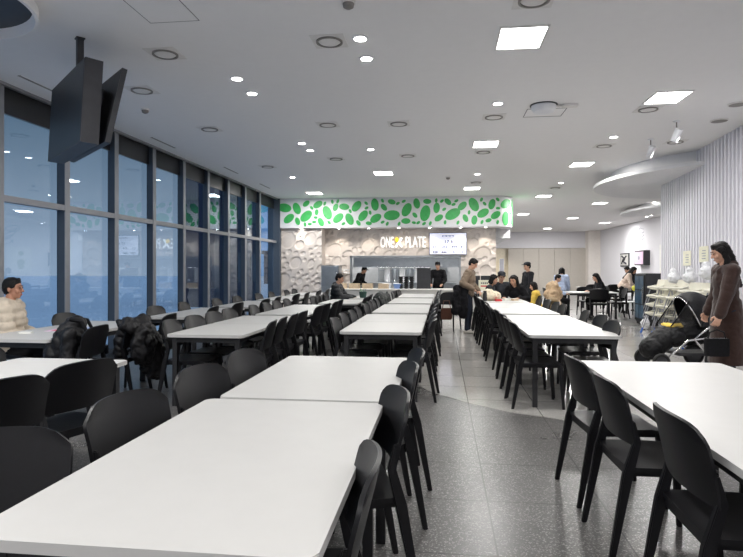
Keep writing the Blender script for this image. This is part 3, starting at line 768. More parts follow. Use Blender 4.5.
# left-centre row
GB = [(-3.12, -2.26, [1.5, 2.75, 3.95]), (-2.77, -1.97, [5.52, 6.7, 7.86]), (-2.7, -1.9, [8.1, 9.25, 10.4]), (-2.35, -1.6, [10.75, 11.6, 12.3]), (-2.05, -1.4, [12.6, 13.9])]
bl = sidechairs(GB[:4], 'left')
br_ = [(-2.4, 2.0), (-2.4, 2.72, -.38), (-2.34, 3.27, -.3)] + [(-2.02, 5.9, .12), (-2.03, 6.35, .1), (-2.03, 6.85, .08), (-2.02, 7.3)] + sidechairs(GB[2:], 'right')
row_of('left inner', GB, bl, br_)
# window row
GZ = [(-4.48, -3.63, [4.95, 6.85]), (-4.06, -3.3, [7.46, 9.4]), (-3.98, -3.22, [9.6, 11.5]), (-3.9, -3.15, [11.75, 13.6]), (-3.85, -3.1, [13.9, 15.6])]
zl = [(-4.72, 5.97, 0.0), (-4.36, 6.55)] + sidechairs(GZ[1:], 'left')
zr = [(-3.53, 5.17, .1), (-3.5, 5.87, .08), (-3.5, 6.6, .1)] + sidechairs(GZ[1:], 'right', inset=.2)
row_of('window', GZ, zl, zr)
# far right tables
table(3.45, 16.6, 4.85, 17.4, 'white table where a boy and a dark haired person sit', 'far right tables')
table(5.6, 18.6, 6.9, 19.4, 'far white table strewn with clothes near the picture wall', 'far right tables')
table(4.9, 21.2, 6.3, 22.0, 'far white table behind the boy near the folding partition', 'far right tables')
for i, (x, y, r, lb) in enumerate(((3.15, 17.0, -PI / 2, 'under the boy in white'), (4.9, 17.0, PI / 2, 'under the person in black at the far right table'), (4.2, 16.35, 0, 'at the near side of the boy\'s table'), (4.25, 17.65, PI, 'at the far side of the boy\'s table'),
                                (5.4, 19.0, -PI / 2, 'at the left end of the clothes strewn table'), (5.9, 18.35, 0, 'near side of the clothes strewn table, left one'), (6.5, 18.35, 0, 'near side of the clothes strewn table, right one'),
                                (5.2, 20.95, 0, 'near side of the table by the folding partition, left one'), (5.9, 20.95, 0, 'near side of the table by the folding partition, right one'))):
    chair(x, y, r, 'black plastic chair ' + lb, 'chairs at the far right tables')
chair(.12, 13.2, 2.8, 'black plastic chair standing alone in the aisle beside the man in taupe', 'aisle chair')

# ------------------------------------------------------------------ people
def ik(a, b, l1, l2, hint):
    a, b = V(a), V(b); d = b - a; D = min(d.length, (l1 + l2) * .999); d.normalize(); b2 = a + d * D
    c = (l1 * l1 - l2 * l2 + D * D) / (2 * D); h = math.sqrt(max(0, l1 * l1 - c * c))
    hv = V(hint); hv = hv - d * hv.dot(d); hv.normalize()
    return a + d * c + hv * h, b2
def rotX(a): return Matrix.Rotation(a, 4, 'X')
def person(label, loc, rz, sit=False, lean=0.0, twist=0.0, hands=None, head=(0, 0, 0), s=1.0, top=M_CLOTHK, topname='sweater', legs=M_DENIM, shoe=M_SHOEK, hair='short', hairmat=M_HAIR,
           coat=None, bulk=.016, vox=.011, female=False, feet=None, skin=M_SKIN, cap=None, hood=False, seat_z=.47, fine=False, group=None, hints=None, grip=0.0):
    """local frame: faces +Y, x to its right."""
    root = thing('person', label, 'person', loc, rz, group); root.scale = (s, s, s)
    sh = .165 if female else .19
    hz = (seat_z + .09) / s if sit else .91
    P = V((0, 0, hz))
    tm = Matrix.Translation(P) @ Matrix.Rotation(twist, 4, 'Z') @ rotX(-lean)     # torso frame
    T = lambda x, y, z: tm @ V((x, y, z))
    Nk = T(0, .0, .50)
    hm = Matrix.Translation(T(0, .015, .60)) @ Matrix.Rotation(twist, 4, 'Z') @ Matrix.Rotation(head[1], 4, 'Z') @ rotX(-lean * .35 - head[0]) @ Matrix.Rotation(head[2], 4, 'Y') @ Matrix.Translation((0, .01, .06))
    S_ = [T(-sh, -.005, .435), T(sh, -.005, .435)]
    hands = hands or [(-.27, .06, .62 if sit else .78), (.27, .06, .62 if sit else .78)]
    arms = []
    for i in (0, 1):
        sg = -1 if i == 0 else 1
        hint = (hints[i] if hints else (sg * .5, -.8, -.3))
        e, w = ik(S_[i], hands[i], .285, .25, hint); arms.append((S_[i], e, w))
    hip = [V((-.095, 0, hz - .03)), V((.095, 0, hz - .03))]
    L = []
    for i in (0, 1):
        sg = -1 if i == 0 else 1
        if sit:
            k = V((sg * .12, .42, hz - .06)); f = V((sg * .12, .40, .075)) if not feet else V(feet[i])
        else:
            f = V(feet[i]) if feet else V((sg * .1, 0, .075)); k, f = ik(hip[i], f, .405, .402, (0, 1, 0))
        L.append((hip[i], k, f))
    def torso(bm, e, hem=None):
        w = .93 if female else 1.0
        ell(bm, (0, 0, .03), (.155 + e, .115 + e, .13 + e), tm); ell(bm, (0, .005, .17), (.135 * w + e, .1 + e, .17), tm)
        ell(bm, (0, 0, .31), (.155 * w + e, .108 + e, .17), tm); ell(bm, (0, -.01, .42), (.15 * w + e, .075 + e, .06 + e), tm)
        for i in (0, 1):
            sg = -1 if i == 0 else 1
            capsule(bm, T(0, -.01, .43), S_[i], .062 + e, .056 + e)
        if female and not coat: 
            for sg in (-1, 1): ell(bm, (sg * .07, .08, .30), (.06 + e * .5, .05 + e * .5, .06), tm)
    def arms_(bm, e, cuff=0.0):
        for a, b, c in arms:
            capsule(bm, a, b, .052 + e, .042 + e); c2 = b + (c - b) * (1 - cuff); capsule(bm, b, c2, .041 + e, .03 + e)
    def legs_(bm, e):
        for a, b, c in L:
            capsule(bm, a, b, .085 + e, .058 + e); capsule(bm, b, c + V((0, 0, .02)), .056 + e, .038 + e)
    # body
    bm = bmesh.new(); torso(bm, 0); arms_(bm, 0); legs_(bm, 0)
    capsule(bm, T(0, -.01, .46), hm @ V((0, -.015, -.06)), .056, .052)
    ell(bm, (0, -.005, .015), (.074, .092, .095), hm); ell(bm, (0, .022, -.055), (.056, .066, .062), hm); ell(bm, (0, .055, -.095), (.026, .026, .02), hm)
    capsule(bm, hm @ V((0, .09, .0)), hm @ V((0, .106, -.032)), .009, .013); 
    for sg in (-1, 1):
        ell(bm, (sg * .013, .095, -.035), (.008, .008, .007), hm); ell(bm, (sg * .032, .078, .022), (.022, .014, .007), hm); ell(bm, (sg * .076, -.008, -.012), (.009, .02, .031), hm)
        ell(bm, (sg * .04, .06, -.035), (.024, .02, .024), hm)
    ell(bm, (0, .083, -.066), (.02, .011, .006), hm); ell(bm, (0, .081, -.077), (.018, .011, .007), hm)
    for i, (a, b, c) in enumerate(arms):
        sg = -1 if i == 0 else 1
        d = (c - b).normalized(); side = d.cross(V((0, 0, 1)));
        if side.length < .2: side = V((0, 1, 0)) 
        side.normalize(); up = side.cross(d).normalized()
        # back of hand faces outward for hanging hands, upward for forward hands
        inward = V((-sg, 0, 0)); thumbdir = side * (-sg)
        if abs(d.z) > .75: 
            side = V((0, 1, 0)); side = (side - d * side.dot(d)).normalized(); up = d.cross(side).normalized(); thumbdir = side; up = inward * -1
            up = (up - d * up.dot(d)).normalized()
        pm = Matrix((( *( [thumbdir.x, d.x, up.x]), 0), (thumbdir.y, d.y, up.y, 0), (thumbdir.z, d.z, up.z, 0), (0, 0, 0, 1)))
        pm = Matrix.Translation(c) @ pm.to_4x4()
        ell(bm, (0, .05, 0), (.04, .05, .016), pm)
        curl = .55 + grip
        for fi, fl in enumerate((.066, .075, .07, .054)):
            x = .029 - fi * .0195; p = V((x, .085, 0)); q = p + V((x * .15, fl * .55 * math.cos(curl * .6), -fl * .55 * math.sin(curl * .6))); r = q + V((0, fl * .5 * math.cos(curl * 1.7), -fl * .5 * math.sin(curl * 1.7)))
            capsule(bm, pm @ p, pm @ q, .0095, .0088, 8); capsule(bm, pm @ q, pm @ r, .0088, .0075, 8)
        p = V((.03, .03, -.005)); q = V((.056, .06, -.016)); r = V((.054, .088, -.024)); capsule(bm, pm @ p, pm @ q, .012, .0105, 8); capsule(bm, pm @ q, pm @ r, .0105, .009, 8)
    for a, b, c in L: capsule(bm, c + V((0, -.04, -.035)), c + V((0, .12, -.045)), .035, .026)
    remesh('body', bm, skin, root, .0062 if fine else .0075, 2)
    for sg in (-1, 1):
        bm = bmesh.new(); ell(bm, (sg * .031, .086, .004), (.014, .007, .0065), hm, n=10); obj('eye', bm, M_EYE, root, smooth=True)
        bm = bmesh.new(); capsule(bm, hm @ V((sg * .016, .094, .027)), hm @ V((sg * .048, .082, .029)), .0045, .003, 6); obj('eyebrow', bm, hairmat, root, smooth=True)
    bm = bmesh.new(); ell(bm, (0, .09, -.071), (.02, .007, .008), hm, n=10); obj('lips', bm, M_LIP, root, smooth=True)
    # clothes
    bm = bmesh.new(); torso(bm, bulk); arms_(bm, bulk, .04)
    if coat:   # skirt to hem height
        hem = coat
        prof = [(hz + .10, .17), (hz - .1, .205), ((hz + hem) / 2, .22), (hem, .235)]
        n = 28; rings = []
        for z, r in prof: rings.append([bm.verts.new((r * math.cos(2 * PI * k / n) * 1.0, r * .8 * math.sin(2 * PI * k / n), z)) for k in range(n)])
        for A, B in zip(rings, rings[1:]):
            for k in range(n): bm.faces.new((A[k], A[(k + 1) % n], B[(k + 1) % n], B[k]))
        bm.faces.new(rings[0]); bm.faces.new(rings[-1][::-1])
    else:
        ell(bm, (0, 0, -.02), (.165 + bulk * .7, .125 + bulk * .7, .1), tm)
    if hood or coat: 
        capsule(bm, T(-.07, -.055, .5), T(.07, -.055, .5), .06, .06); capsule(bm, T(-.085, -.03, .5), T(-.05, .085, .43), .045, .036); capsule(bm, T(.085, -.03, .5), T(.05, .085, .43), .045, .036)
    else: 
        pts = [T(.07 * math.cos(t), -.012 + .066 * math.sin(t), .455 - .018 * math.sin(t)) for t in [2 * PI * i / 12 for i in range(12)]]
        for i in range(12): capsule(bm, pts[i], pts[(i + 1) % 12], .016, .016, 6)
    q = bulk >= .045
    remesh(topname, bm, top, root, vox, 3, disp=.005 if q or coat else .006 + bulk * .12, dscale=14 if q else 11, band=.014 if q else 0)
    bm = bmesh.new(); legs_(bm, .013)
    ell(bm, (0, 0, hz - .02), (.16, .12, .12))
    remesh('trousers', bm, legs, root, .012, 3, disp=.004, dscale=12)
    for a, b, c in L:
        bm = bmesh.new(); capsule(bm, c + V((0, -.04, -.03)), c + V((0, .02, -.025)), .045, .045); capsule(bm, c + V((0, .0, -.035)), c + V((0, .14, -.045)), .042, .03)
        for v in bm.verts: v.co.z = max(v.co.z, 0.002)
        remesh('shoe', bm, shoe, root, .009, 2)
    # hair
    bm = bmesh.new()
    ell(bm, (0, -.014, .055), (.083, .094, .07), hm); ell(bm, (0, -.045, .01), (.083, .066, .095), hm)
    ell(bm, (0, .036, .088), (.06, .04, .026), hm)
    for sg in (-1, 1): ell(bm, (sg * .07, -.002, .035), (.016, .055, .045), hm)
    if hair == 'long':
        for k, (x, y0) in enumerate(((-.074, .0), (-.055, -.06), (0, -.085), (.055, -.06), (.074, .0))):
            capsule(bm, hm @ V((x, y0, .04)), hm @ V((x * 1.12, y0 - .015, -.1)), .034, .034, 10)
            e = T(x * 1.35, (.085 if abs(x) > .07 else -.12), .26); capsule(bm, hm @ V((x * 1.12, y0 - .015, -.1)), e, .036, .026, 10)
    elif hair == 'bob':
        for x, y0 in ((-.074, -.01), (-.055, -.06), (0, -.085), (.055, -.06), (.074, -.01)): capsule(bm, hm @ V((x, y0, .04)), hm @ V((x * 1.1, y0 + .005, -.1)), .034, .03, 10)
    elif hair == 'bun':
        ell(bm, (0, -.11, .05), (.045, .045, .045), hm)
    remesh('hair', bm, hairmat, root, .0075, 2, disp=.006, dscale=30)
    if cap is not None:
        bm = bmesh.new(); ell(bm, (0, -.01, .075), (.094, .108, .058), hm); prism(bm, rrect(-.06, .04, .06, .17, .05), .055, .067, hm)
        remesh('cap', bm, cap, root, .008, 2)
    return root, arms, hm
def face(dx, dy): return math.atan2(-dx, dy)     # heading so local +Y points at (dx,dy)

# seated man in cream padded jacket by the window
person('seated man in a cream padded jacket at the window table', (-4.84, 5.93, 0), face(1, .4), sit=True, seat_z=.43, lean=.04, head=(.0, -.12, 0), top=M_CREAMC, topname='jacket', bulk=.05, hood=True, vox=.011,
       hands=[(-.14, .27, .60), (.14, .27, .60)], legs=M_CLOTHK, fine=True, skin=mat('tan_skin', S(176, 128, 104), .55))
# woman in brown coat
wr, warm, whm = person('standing woman in a long brown coat holding a black bag beside the stroller', (3.36, 7.3, 0), face(-1, .02), sit=False, s=1.02, lean=.05, head=(.3, -.05, 0), top=M_BROWN, topname='coat', coat=.27, bulk=.034, hair='long', female=True,
       hands=[(-.27, .2, .84), (.27, .1, .85)], legs=M_DENIM, vox=.011, fine=True, hints=[(-.6, -.6, 0), (.6, -.8, 0)], grip=.2)
# standing man in taupe sweatshirt
mr, marm, mhm = person('standing man in a taupe sweatshirt with a black coat over his arm', (.55, 12.62, 0), face(1, -.25), s=.97, lean=.12, head=(.5, 0, 0), top=M_TAUPE, topname='sweatshirt', bulk=.034, legs=M_DENIM, shoe=M_SHOE,
       hands=[(-.2, .2, .95), (.26, .16, 1.0)], hints=[(-.8, -.6, 0), (.6, -.9, 0)])
# man in cap
person('standing man in black sweater and flat cap before the folding partition', (2.3, 15.9, 0), face(-1, -.35), s=.93, head=(.1, 0, 0), top=mat('navy_knit', S(22, 24, 30), .9, bump=.4, bscale=120), bulk=.025, legs=M_CLOTHK, cap=M_GREYC,
       hands=[(-.22, .1, .8), (.22, .2, .95)])
# woman in black with long hair
person('seated woman in black sweater with long hair leaning over the right table row', (1.72, 13.3, 0), face(-.55, -.9), sit=True, lean=.42, head=(.12, 0, 0), top=M_CLOTHK, bulk=.03, hair='long', female=True,
       hands=[(-.22, .46, .77), (.16, .46, .77)], legs=M_DENIM, s=.97)
person('seated person in dark jacket and grey cap behind the woman in black', (1.38, 14.1, 0), face(.2, -1), sit=True, lean=.15, head=(.2, 0, 0), top=M_GREYC, topname='jacket', bulk=.035, legs=M_CLOTHK, cap=M_GREYC, hands=[(-.2, .3, .77), (.2, .3, .77)])
person('seated dark haired person in profile left of the woman in black', (1.02, 13.35, 0), face(1, -.3), sit=True, lean=.2, head=(.25, 0, 0), top=M_GREYC, bulk=.025, hair='bob', legs=M_CLOTHK, hands=[(-.15, .3, .77), (.2, .3, .77)], s=.93)
person('small child in yellow beside the tan padded coat', (1.98, 12.3, 0), face(-1, .3), sit=True, lean=.15, head=(.2, 0, 0), top=M_YELL, topname='jacket', bulk=.04, legs=M_DENIM, s=.72, hair='bob', hands=[(-.18, .3, .82), (.18, .3, .82)], seat_z=.48)
person('boy in white shirt sitting at the far right table', (3.12, 16.7, 0), face(1, -.3), sit=True, lean=.15, head=(.25, 0, 0), top=M_LBLUE, topname='shirt', bulk=.02, legs=M_CLOTHK, s=.88, hands=[(-.2, .36, .8), (.2, .36, .8)])
person('woman in pale blue shirt standing with her back turned near the partition', (3.52, 17.7, 0), face(.3, 1), s=.86, lean=.25, head=(.2, 0, 0), top=M_LBLUE, topname='shirt', bulk=.035, hair='bob', female=True, legs=M_CLOTHK, hands=[(-.2, .3, .85), (.2, .3, .85)])
person('person in black with long hair sitting at the right end of the boy\'s table', (4.55, 17.05, 0), face(-1, -.1), sit=True, lean=.3, head=(.25, 0, 0), top=M_CLOTHK, bulk=.03, hair='long', female=True, legs=M_CLOTHK, hands=[(-.2, .36, .79), (.2, .36, .79)], s=.95)
person('woman in beige knit bending over the clothes strewn table', (5.65, 19.05, 0), face(1, -.3), s=.92, lean=.55, head=(.3, 0, 0), top=M_BEIGEK, bulk=.03, hair='long', female=True, legs=M_CLOTHK, hands=[(-.15, .45, .85), (.2, .45, .85)])
person('person in black bending behind the drinks cooler', (6.3, 19.7, 0), face(-1, -.2), s=.92, lean=.5, head=(.4, 0, 0), top=M_CLOTHK, topname='jacket', bulk=.035, legs=M_CLOTHK, hands=[(-.2, .4, .85), (.2, .4, .85)])
person('seated person in a black jacket before the steel fridge', (-2.42, 12.95, 0), face(1, -.05), sit=True, lean=.12, head=(.2, 0, 0), top=mat('charcoal_nylon', S(26, 28, 32), .7, bump=.4, bscale=60), topname='jacket', bulk=.045, legs=M_CLOTHK, hood=True, hair='short', s=.95,
       hands=[(-.17, .42, .77), (.17, .42, .77)])
person('kitchen worker in black cap and top at the left of the kitchen', (-3.0, 20.0, 0), face(1, -.35), lean=.55, head=(.2, 0, 0), top=M_CLOTHK, bulk=.03, legs=M_CLOTHK, cap=M_CLOTHK, hands=[(-.15, .35, .95), (.2, .4, .95)], s=.92)
person('kitchen worker in black standing right of the dark upright panel', (-.12, 18.98, 0), face(-.2, -1), lean=.1, head=(.2, 0, 0), top=M_CLOTHK, bulk=.03, legs=M_CLOTHK, cap=M_CLOTHK, hands=[(-.2, .3, .95), (.2, .3, .95)], s=.96)
chair(-2.42, 12.95, -PI / 2, 'black plastic chair under the person in the black jacket', 'occupied chairs')
chair(1.72, 13.3, face(-.55, -.9), 'black plastic chair under the long haired woman in black', 'occupied chairs')
chair(1.38, 14.1, face(.2, -1), 'black plastic chair under the person in the grey cap', 'occupied chairs')

# ------------------------------------------------------------------ things on people and chairs
def lump(name, label, cat, loc, rz, prims, m, part='fabric', vox=.014, disp=.02, ds=8, group=None, fine=.4):
    t = thing(name, label, cat, loc, rz, group); bm = bmesh.new(); prims(bm); remesh(part, bm, m, t, vox, 2, disp, ds, fine); return t
# black coat over the man's arm
def coat_arm(bm):
    capsule(bm, (-.12, 0, .98), (.12, .02, 1.0), .08, .07); capsule(bm, (-.1, 0, .95), (-.13, -.02, .5), .09, .1); capsule(bm, (.05, .0, .95), (.02, 0, .42), .09, .1); capsule(bm, (-.14, -.05, .9), (-.2, -.05, .72), .06, .05)
lump('folded_coat', 'black coat hanging over the arm of the man in taupe', 'coat', (.42, 12.38, 0), .2, coat_arm, M_CLOTHK, disp=.018)
# black handbag
hb = thing('handbag', 'small black handbag in the hand of the woman in brown', 'handbag', (3.12, 7.02, .40), .1)
bm = bmesh.new(); prism(bm, rrect(-.13, -.05, .13, .05, .03), 0, .2); bmesh.ops.bevel(bm, geom=bm.edges[:], offset=.012, segments=2, affect='EDGES'); obj('bag_body', bm, M_CLOTHK, hb, ang=.7)
bm = bmesh.new(); tube(bm, [(-.1, 0, .2), (-.08, 0, .27), (0, 0, .3), (.08, 0, .27), (.1, 0, .2)], .009); obj('strap', bm, M_PUFF, hb)
bbox_obj('zip', (-.11, -.006, .199), (.11, .006, .206), M_CHROME, hb)
# backpacks on window-row chairs
def pack1(bm):
    ell(bm, (0, .02, .68), (.19, .16, .23)); ell(bm, (.0, .16, .6), (.16, .09, .15)); ell(bm, (0, -.02, .87), (.11, .1, .08)); capsule(bm, (-.17, -.02, .8), (-.2, -.0, .5), .06, .07); capsule(bm, (.16, -.02, .78), (.2, .02, .52), .06, .06)
def pack2(bm):
    capsule(bm, (-.2, 0, .8), (.2, 0, .8), .085, .085); ell(bm, (-.05, -.1, .6), (.2, .12, .24)); ell(bm, (.17, -.06, .52), (.12, .13, .3)); capsule(bm, (.15, -.1, .6), (.2, -.12, .28), .13, .12); capsule(bm, (-.1, .08, .8), (-.12, .12, .5), .08, .07); ell(bm, (.05, -.05, .84), (.11, .09, .07))
b1 = lump('backpack', 'black backpack standing on the chair at the near end of the window table', 'backpack', (-3.5, 5.12, 0), PI / 2 + .3, pack1, M_PUFF, 'bag_body', disp=.016, ds=12)
bm = bmesh.new()
for sx in (-.09, .09): tube(bm, [(sx, -.1, .62), (sx, -.16, .78), (sx, -.1, .9), (sx, .0, .92)], .018)
obj('shoulder_straps', bm, M_CLOTHK, b1)
lump('puffer_jacket', 'black puffer jacket piled over a chair back beside the black backpack', 'jacket', (-3.27, 5.85, 0), PI / 2 + .1, pack2, M_PUFF, disp=.028, ds=10)
def pack3(bm):
    ell(bm, (0, 0, .78), (.26, .16, .16)); ell(bm, (-.12, 0, .72), (.18, .14, .13)); ell(bm, (.1, .02, .84), (.16, .12, .1)); capsule(bm, (-.2, 0, .7), (-.22, 0, .45), .09, .08)
lump('dark_bag', 'dark olive coat heaped on a chair left of the centre table row', 'coat', (-1.2, 11.4, 0), PI / 2, lambda bm: pack3(bm), mat('dark_olive_nylon', S(38, 42, 40), .7, bump=.4, bscale=40), disp=.025)
def tanc(bm):
    capsule(bm, (-.2, 0, .84), (.2, 0, .84), .1, .1); ell(bm, (0, -.06, .95), (.2, .13, .17)); ell(bm, (.12, -.08, .75), (.16, .12, .28)); ell(bm, (-.15, -.08, .7), (.14, .12, .3)); capsule(bm, (-.05, -.12, .95), (.2, -.16, .8), .09, .08)
lump('tan_coat', 'tan padded coat draped over a chair beside the child in yellow', 'coat', (2.14, 11.85, .04), PI / 2 - .2, tanc, M_TAN, disp=.03, ds=9)
def kha(bm):
    capsule(bm, (-.18, 0, .82), (.18, 0, .82), .055, .055); ell(bm, (0, -.06, .62), (.2, .07, .24)); ell(bm, (0, .06, .68), (.19, .06, .16))
lump('khaki_jacket', 'khaki jacket hung on the chair right of the right table row', 'jacket', (1.98, 10.75, 0), PI / 2, kha, M_KHAKI, disp=.018)
# brown bag on the aisle chair
bb = thing('brown_bag', 'brown leather bag hanging on the aisle chair', 'bag', (0.1, 12.95, .26)); bm = bmesh.new(); prism(bm, [(-.13, -.05), (.13, -.05), (.1, .05), (-.1, .05)], 0, .26); bmesh.ops.bevel(bm, geom=bm.edges[:], offset=.02, segments=2, affect='EDGES'); obj('bag_body', bm, M_LEATH, bb)
bm = bmesh.new(); tube(bm, [(-.09, 0, .25), (-.06, 0, .42), (.06, 0, .42), (.09, 0, .25)], .01); obj('strap', bm, M_LEATH, bb)
# items on right row
def bag(bm): ell(bm, (0, 0, .1), (.21, .14, .11)); ell(bm, (-.05, 0, .17), (.13, .1, .07)); ell(bm, (.1, .02, .1), (.13, .11, .09))
lump('cloth_bag', 'cream cloth bag lying on the right table row beside the black flask', 'bag', (1.0, 12.1, .735), .2, bag, mat('cream_canvas', S(220, 208, 184), .85, bump=.3, bscale=50, var=.08), 'bag_body', disp=.02, ds=14)
fl = thing('flask', 'black flask beside the cream cloth bag on the right table row', 'flask', (.875, 12.0, .735)); bm = bmesh.new(); lathe(bm, [(.04, 0), (.045, .01), (.045, .15), (.03, .17)], 18); obj('flask_body', bm, M_DARK, fl, ang=.6); bm = bmesh.new(); lathe(bm, [(.032, .17), (.032, .205), (.026, .21)], 18); obj('cap', bm, M_DARK, fl, ang=.6)
for i, (x, y, m, l) in enumerate(((1.14, 11.95, M_RED, 'red snack packet in front of the cream cloth bag'), (1.34, 12.3, M_PAPER, 'white paper dish before the woman in black'), (1.5, 12.25, M_BEIGEBOX, 'beige snack box by the woman in black'))):
    t = thing('snack_box', l, 'food pack', (x, y, .735), .3 * i); bm = bmesh.new(); prism(bm, rrect(-.07, -.05, .07, .05, .015), 0, .035); obj('pack_body', bm, m, t); bm = bmesh.new(); prism(bm, rrect(-.06, -.04, .06, .04, .012), .035, .042); obj('lid', bm, M_PAPER if i else M_RED, t)
# plant pot / dark green cup on inner-left row
cp = thing('utensil_holder', 'dark green utensil holder on the table of the person in the black jacket', 'holder', (-1.78, 12.95, .735)); bm = bmesh.new(); lathe(bm, [(.07, 0), (.09, .13), (.085, .14)], 16); obj('holder_cup', bm, mat('dark_green_plastic', S(34, 66, 58), .5), cp, ang=.6)
for k in range(5): bm = bmesh.new(); a = k * 1.3; tube(bm, [(.03 * math.cos(a), .03 * math.sin(a), .1), (.07 * math.cos(a), .07 * math.sin(a), .21)], .008); obj('utensil', bm, M_GREEN if k % 2 else M_STEEL, cp)
# papers on the window table
for i, (x, y, m, r, l) in enumerate(((-4.05, 5.75, M_PINK, .2, 'pink flyer on the window table'), (-3.95, 5.95, M_BLUEPR, -.3, 'blue printed flyer on the window table'))):
    t = thing('flyer', l, 'flyer', (x, y, .735 + i * .003), r); bbox_obj('sheet', (-.15, -.1, 0), (.15, .1, .003), m, t); bbox_obj('printed_block', (-.1, -.06, .003), (.05, .05, .0035), [M_RED, M_PAPER][i], t)
t = thing('napkin', 'white folded napkin before the man in the cream jacket', 'napkin', (-4.25, 5.45, .735), .4); bm = bmesh.new(); prism(bm, rrect(-.06, -.05, .06, .05, .01), 0, .012); bmesh.ops.bevel(bm, geom=bm.edges[:], offset=.003, segments=1, affect='EDGES'); obj('sheet', bm, M_PAPER, t)
# clothes on far table
def pile(bm): ell(bm, (0, 0, .08), (.3, .2, .09)); ell(bm, (.2, .05, .08), (.2, .15, .07)); ell(bm, (-.2, 0, .12), (.15, .14, .08))
lump('clothes_pile', 'pale pink clothes pile on the far white table', 'clothes', (5.95, 18.95, .735), 0, pile, M_BEIGEK, disp=.02, ds=12)
# white chair with yellow-green jacket
def whitechair(x, y, rz, lab):
    t = thing('white_chair', lab, 'chair', (x, y, 0), rz)
    bm = bmesh.new(); grid_solid(bm, lambda u, v: (((u - .5) * .44, (v - .5) * .42, .45 - .02 * math.sin(PI * u)), (0, 0, 1)), 8, 6, .02); obj('seat', bm, M_WPL2, t, ang=.9)
    bm = bmesh.new(); grid_solid(bm, lambda u, v: (((u - .5) * (.44 - .08 * v * v), -.2 - .06 * v + .12 * (u - .5) ** 2, .47 + .36 * v), (0, 1, .2)), 10, 6, .018); obj('backrest', bm, M_WPL2, t, ang=.9)
    for sx in (-1, 1):
        for sy in (-1, 1): bm = bmesh.new(); tube(bm, [(sx * .24, sy * .26, 0), (sx * .17, sy * .16, .45)], [.011, .014]); obj('leg', bm, M_WPL2, t)
    return t
whitechair(5.42, 17.3, PI / 2 + .3, 'white plastic chair under the yellow jacket near the cooler')
def yj(bm): ell(bm, (0, -.15, .84), (.2, .12, .1)); capsule(bm, (-.15, -.22, .82), (.12, -.22, .84), .07, .07); ell(bm, (.1, -.24, .75), (.1, .07, .12))
lump('yellow_jacket', 'yellow green jacket draped over the white chair near the cooler', 'jacket', (5.42, 17.3, 0), PI / 2 + .3, yj, mat('yellow_green_fabric', S(206, 200, 70), .8, bump=.3), disp=.02)
# drinks cooler
ck = thing('drinks_cooler', 'dark drinks cooler with blue glass door at the end of the slatted wall', 'cooler', (4.94, 14.78, 0))
bbox_obj('cabinet', (0, 0, .06), (.36, .75, 1.28), M_DARK, ck, .01)
d = bbox_obj('door', (-.03, .03, .1), (0, .72, 1.24), M_FRM, ck)
for j in range(2):
    for k in range(3): bbox_obj('glass_poster', (-.036, .08 + j * .31, .16 + k * .36), (-.03, .36 + j * .31, .49 + k * .36), M_FRIDGEL, d)
bm = bmesh.new(); tube(bm, [(-.06, .06, .5), (-.06, .06, .95)], .012); obj('handle', bm, M_CHROME, d)
bbox_obj('plinth', (.02, .02, 0), (.34, .73, .06), M_FRM, ck)
# stacked high chairs
def highstack(x, y, n, rz, lab):
    t = thing('high_chair_stack', lab, 'high chair stack', (x, y, 0), rz, 'stacks of high chairs')
    z0 = rnd.uniform(-.06, .02)
    for k in range(n):
        z = k * .185 + z0; yy = -.03 * k
        bm = bmesh.new()
        grid_solid(bm, lambda u, v: (((u - .5) * .26, yy + (v - .5) * .3, .42 + z + .03 * (2 * u - 1) ** 2), (0, 0, 1)), 8, 5, .022)
        grid_solid(bm, lambda u, v: (((u - .5) * (.29 - .06 * v), yy - .15 - .05 * v + .1 * (u - .5) ** 2, .43 + z + .2 * v), (0, 1, .2)), 8, 5, .022)
        for sx in (-1, 1): capsule(bm, (sx * .13, yy - .12, .5 + z), (sx * .13, yy + .18, .47 + z), .02, .02, 8)
        capsule(bm, (-.13, yy + .19, .47 + z), (.13, yy + .19, .47 + z), .024, .024, 8)
        sh_ = obj('seat_shell', bm, M_WPL, t, ang=.9)
        for sx in (-1, 1):
            for sy in (-1, 1):
                if True:
                    bm = bmesh.new(); tube(bm, [(sx * .21, sy * .24 + yy, 0.0 if k == 0 else z - .0), (sx * .12, sy * .13 + yy, .43 + z)], .012); g = obj('leg', bm, M_ALU, t)
                    if k == 0: bm = bmesh.new(); capsule(bm, (sx * .21, sy * .24, .022), (sx * .19, sy * .22, .1), .024, .02, 8); obj('foot_cap', bm, M_BLUEP, g)['label'] = 'blue foot cap'
    return t
for i, (x, y, n) in enumerate(((4.62, 13.15, 4), (4.58, 12.5, 4), (4.55, 11.85, 4), (4.5, 11.2, 4), (4.46, 10.55, 4), (4.4, 9.9, 4))):
    highstack(x, y, n, PI / 2 + .75 + rnd.uniform(-.12, .12), 'stack of cream white high chairs along the slatted wall, %s from the drinks cooler' % ORD[i])
def sheet(bm): ell(bm, (0, 0, .13), (.1, .09, .12)); ell(bm, (.02, .02, .26), (.05, .05, .08))
lump('plastic_bag', 'white plastic bag on the floor beside the high chair stacks', 'bag', (4.62, 13.85, 0), 0, sheet, M_WPL2, 'bag_body', disp=.02, ds=14)
for i, (y, x, z) in enumerate(((12.6, 4.85, 1.18), (11.7, 4.8, 1.2), (10.8, 4.72, 1.3))):
    def cov(bm): ell(bm, (0, 0, .08), (.12, .15, .12)); ell(bm, (0, .03, .18), (.07, .08, .1))
    lump('plastic_cover', 'white crumpled plastic cover on top of the high chair stacks, %s from the cooler' % ORD[i], 'cover', (x - .12, y - .1, z - .05), 0, cov, M_WPL2, 'cover_sheet', disp=.02, ds=12, group='plastic covers on the stacks')

# stroller
st = thing('stroller', 'black baby stroller with raised hood pushed by the woman in brown', 'stroller', (3.3, 8.55, 0), math.radians(7))
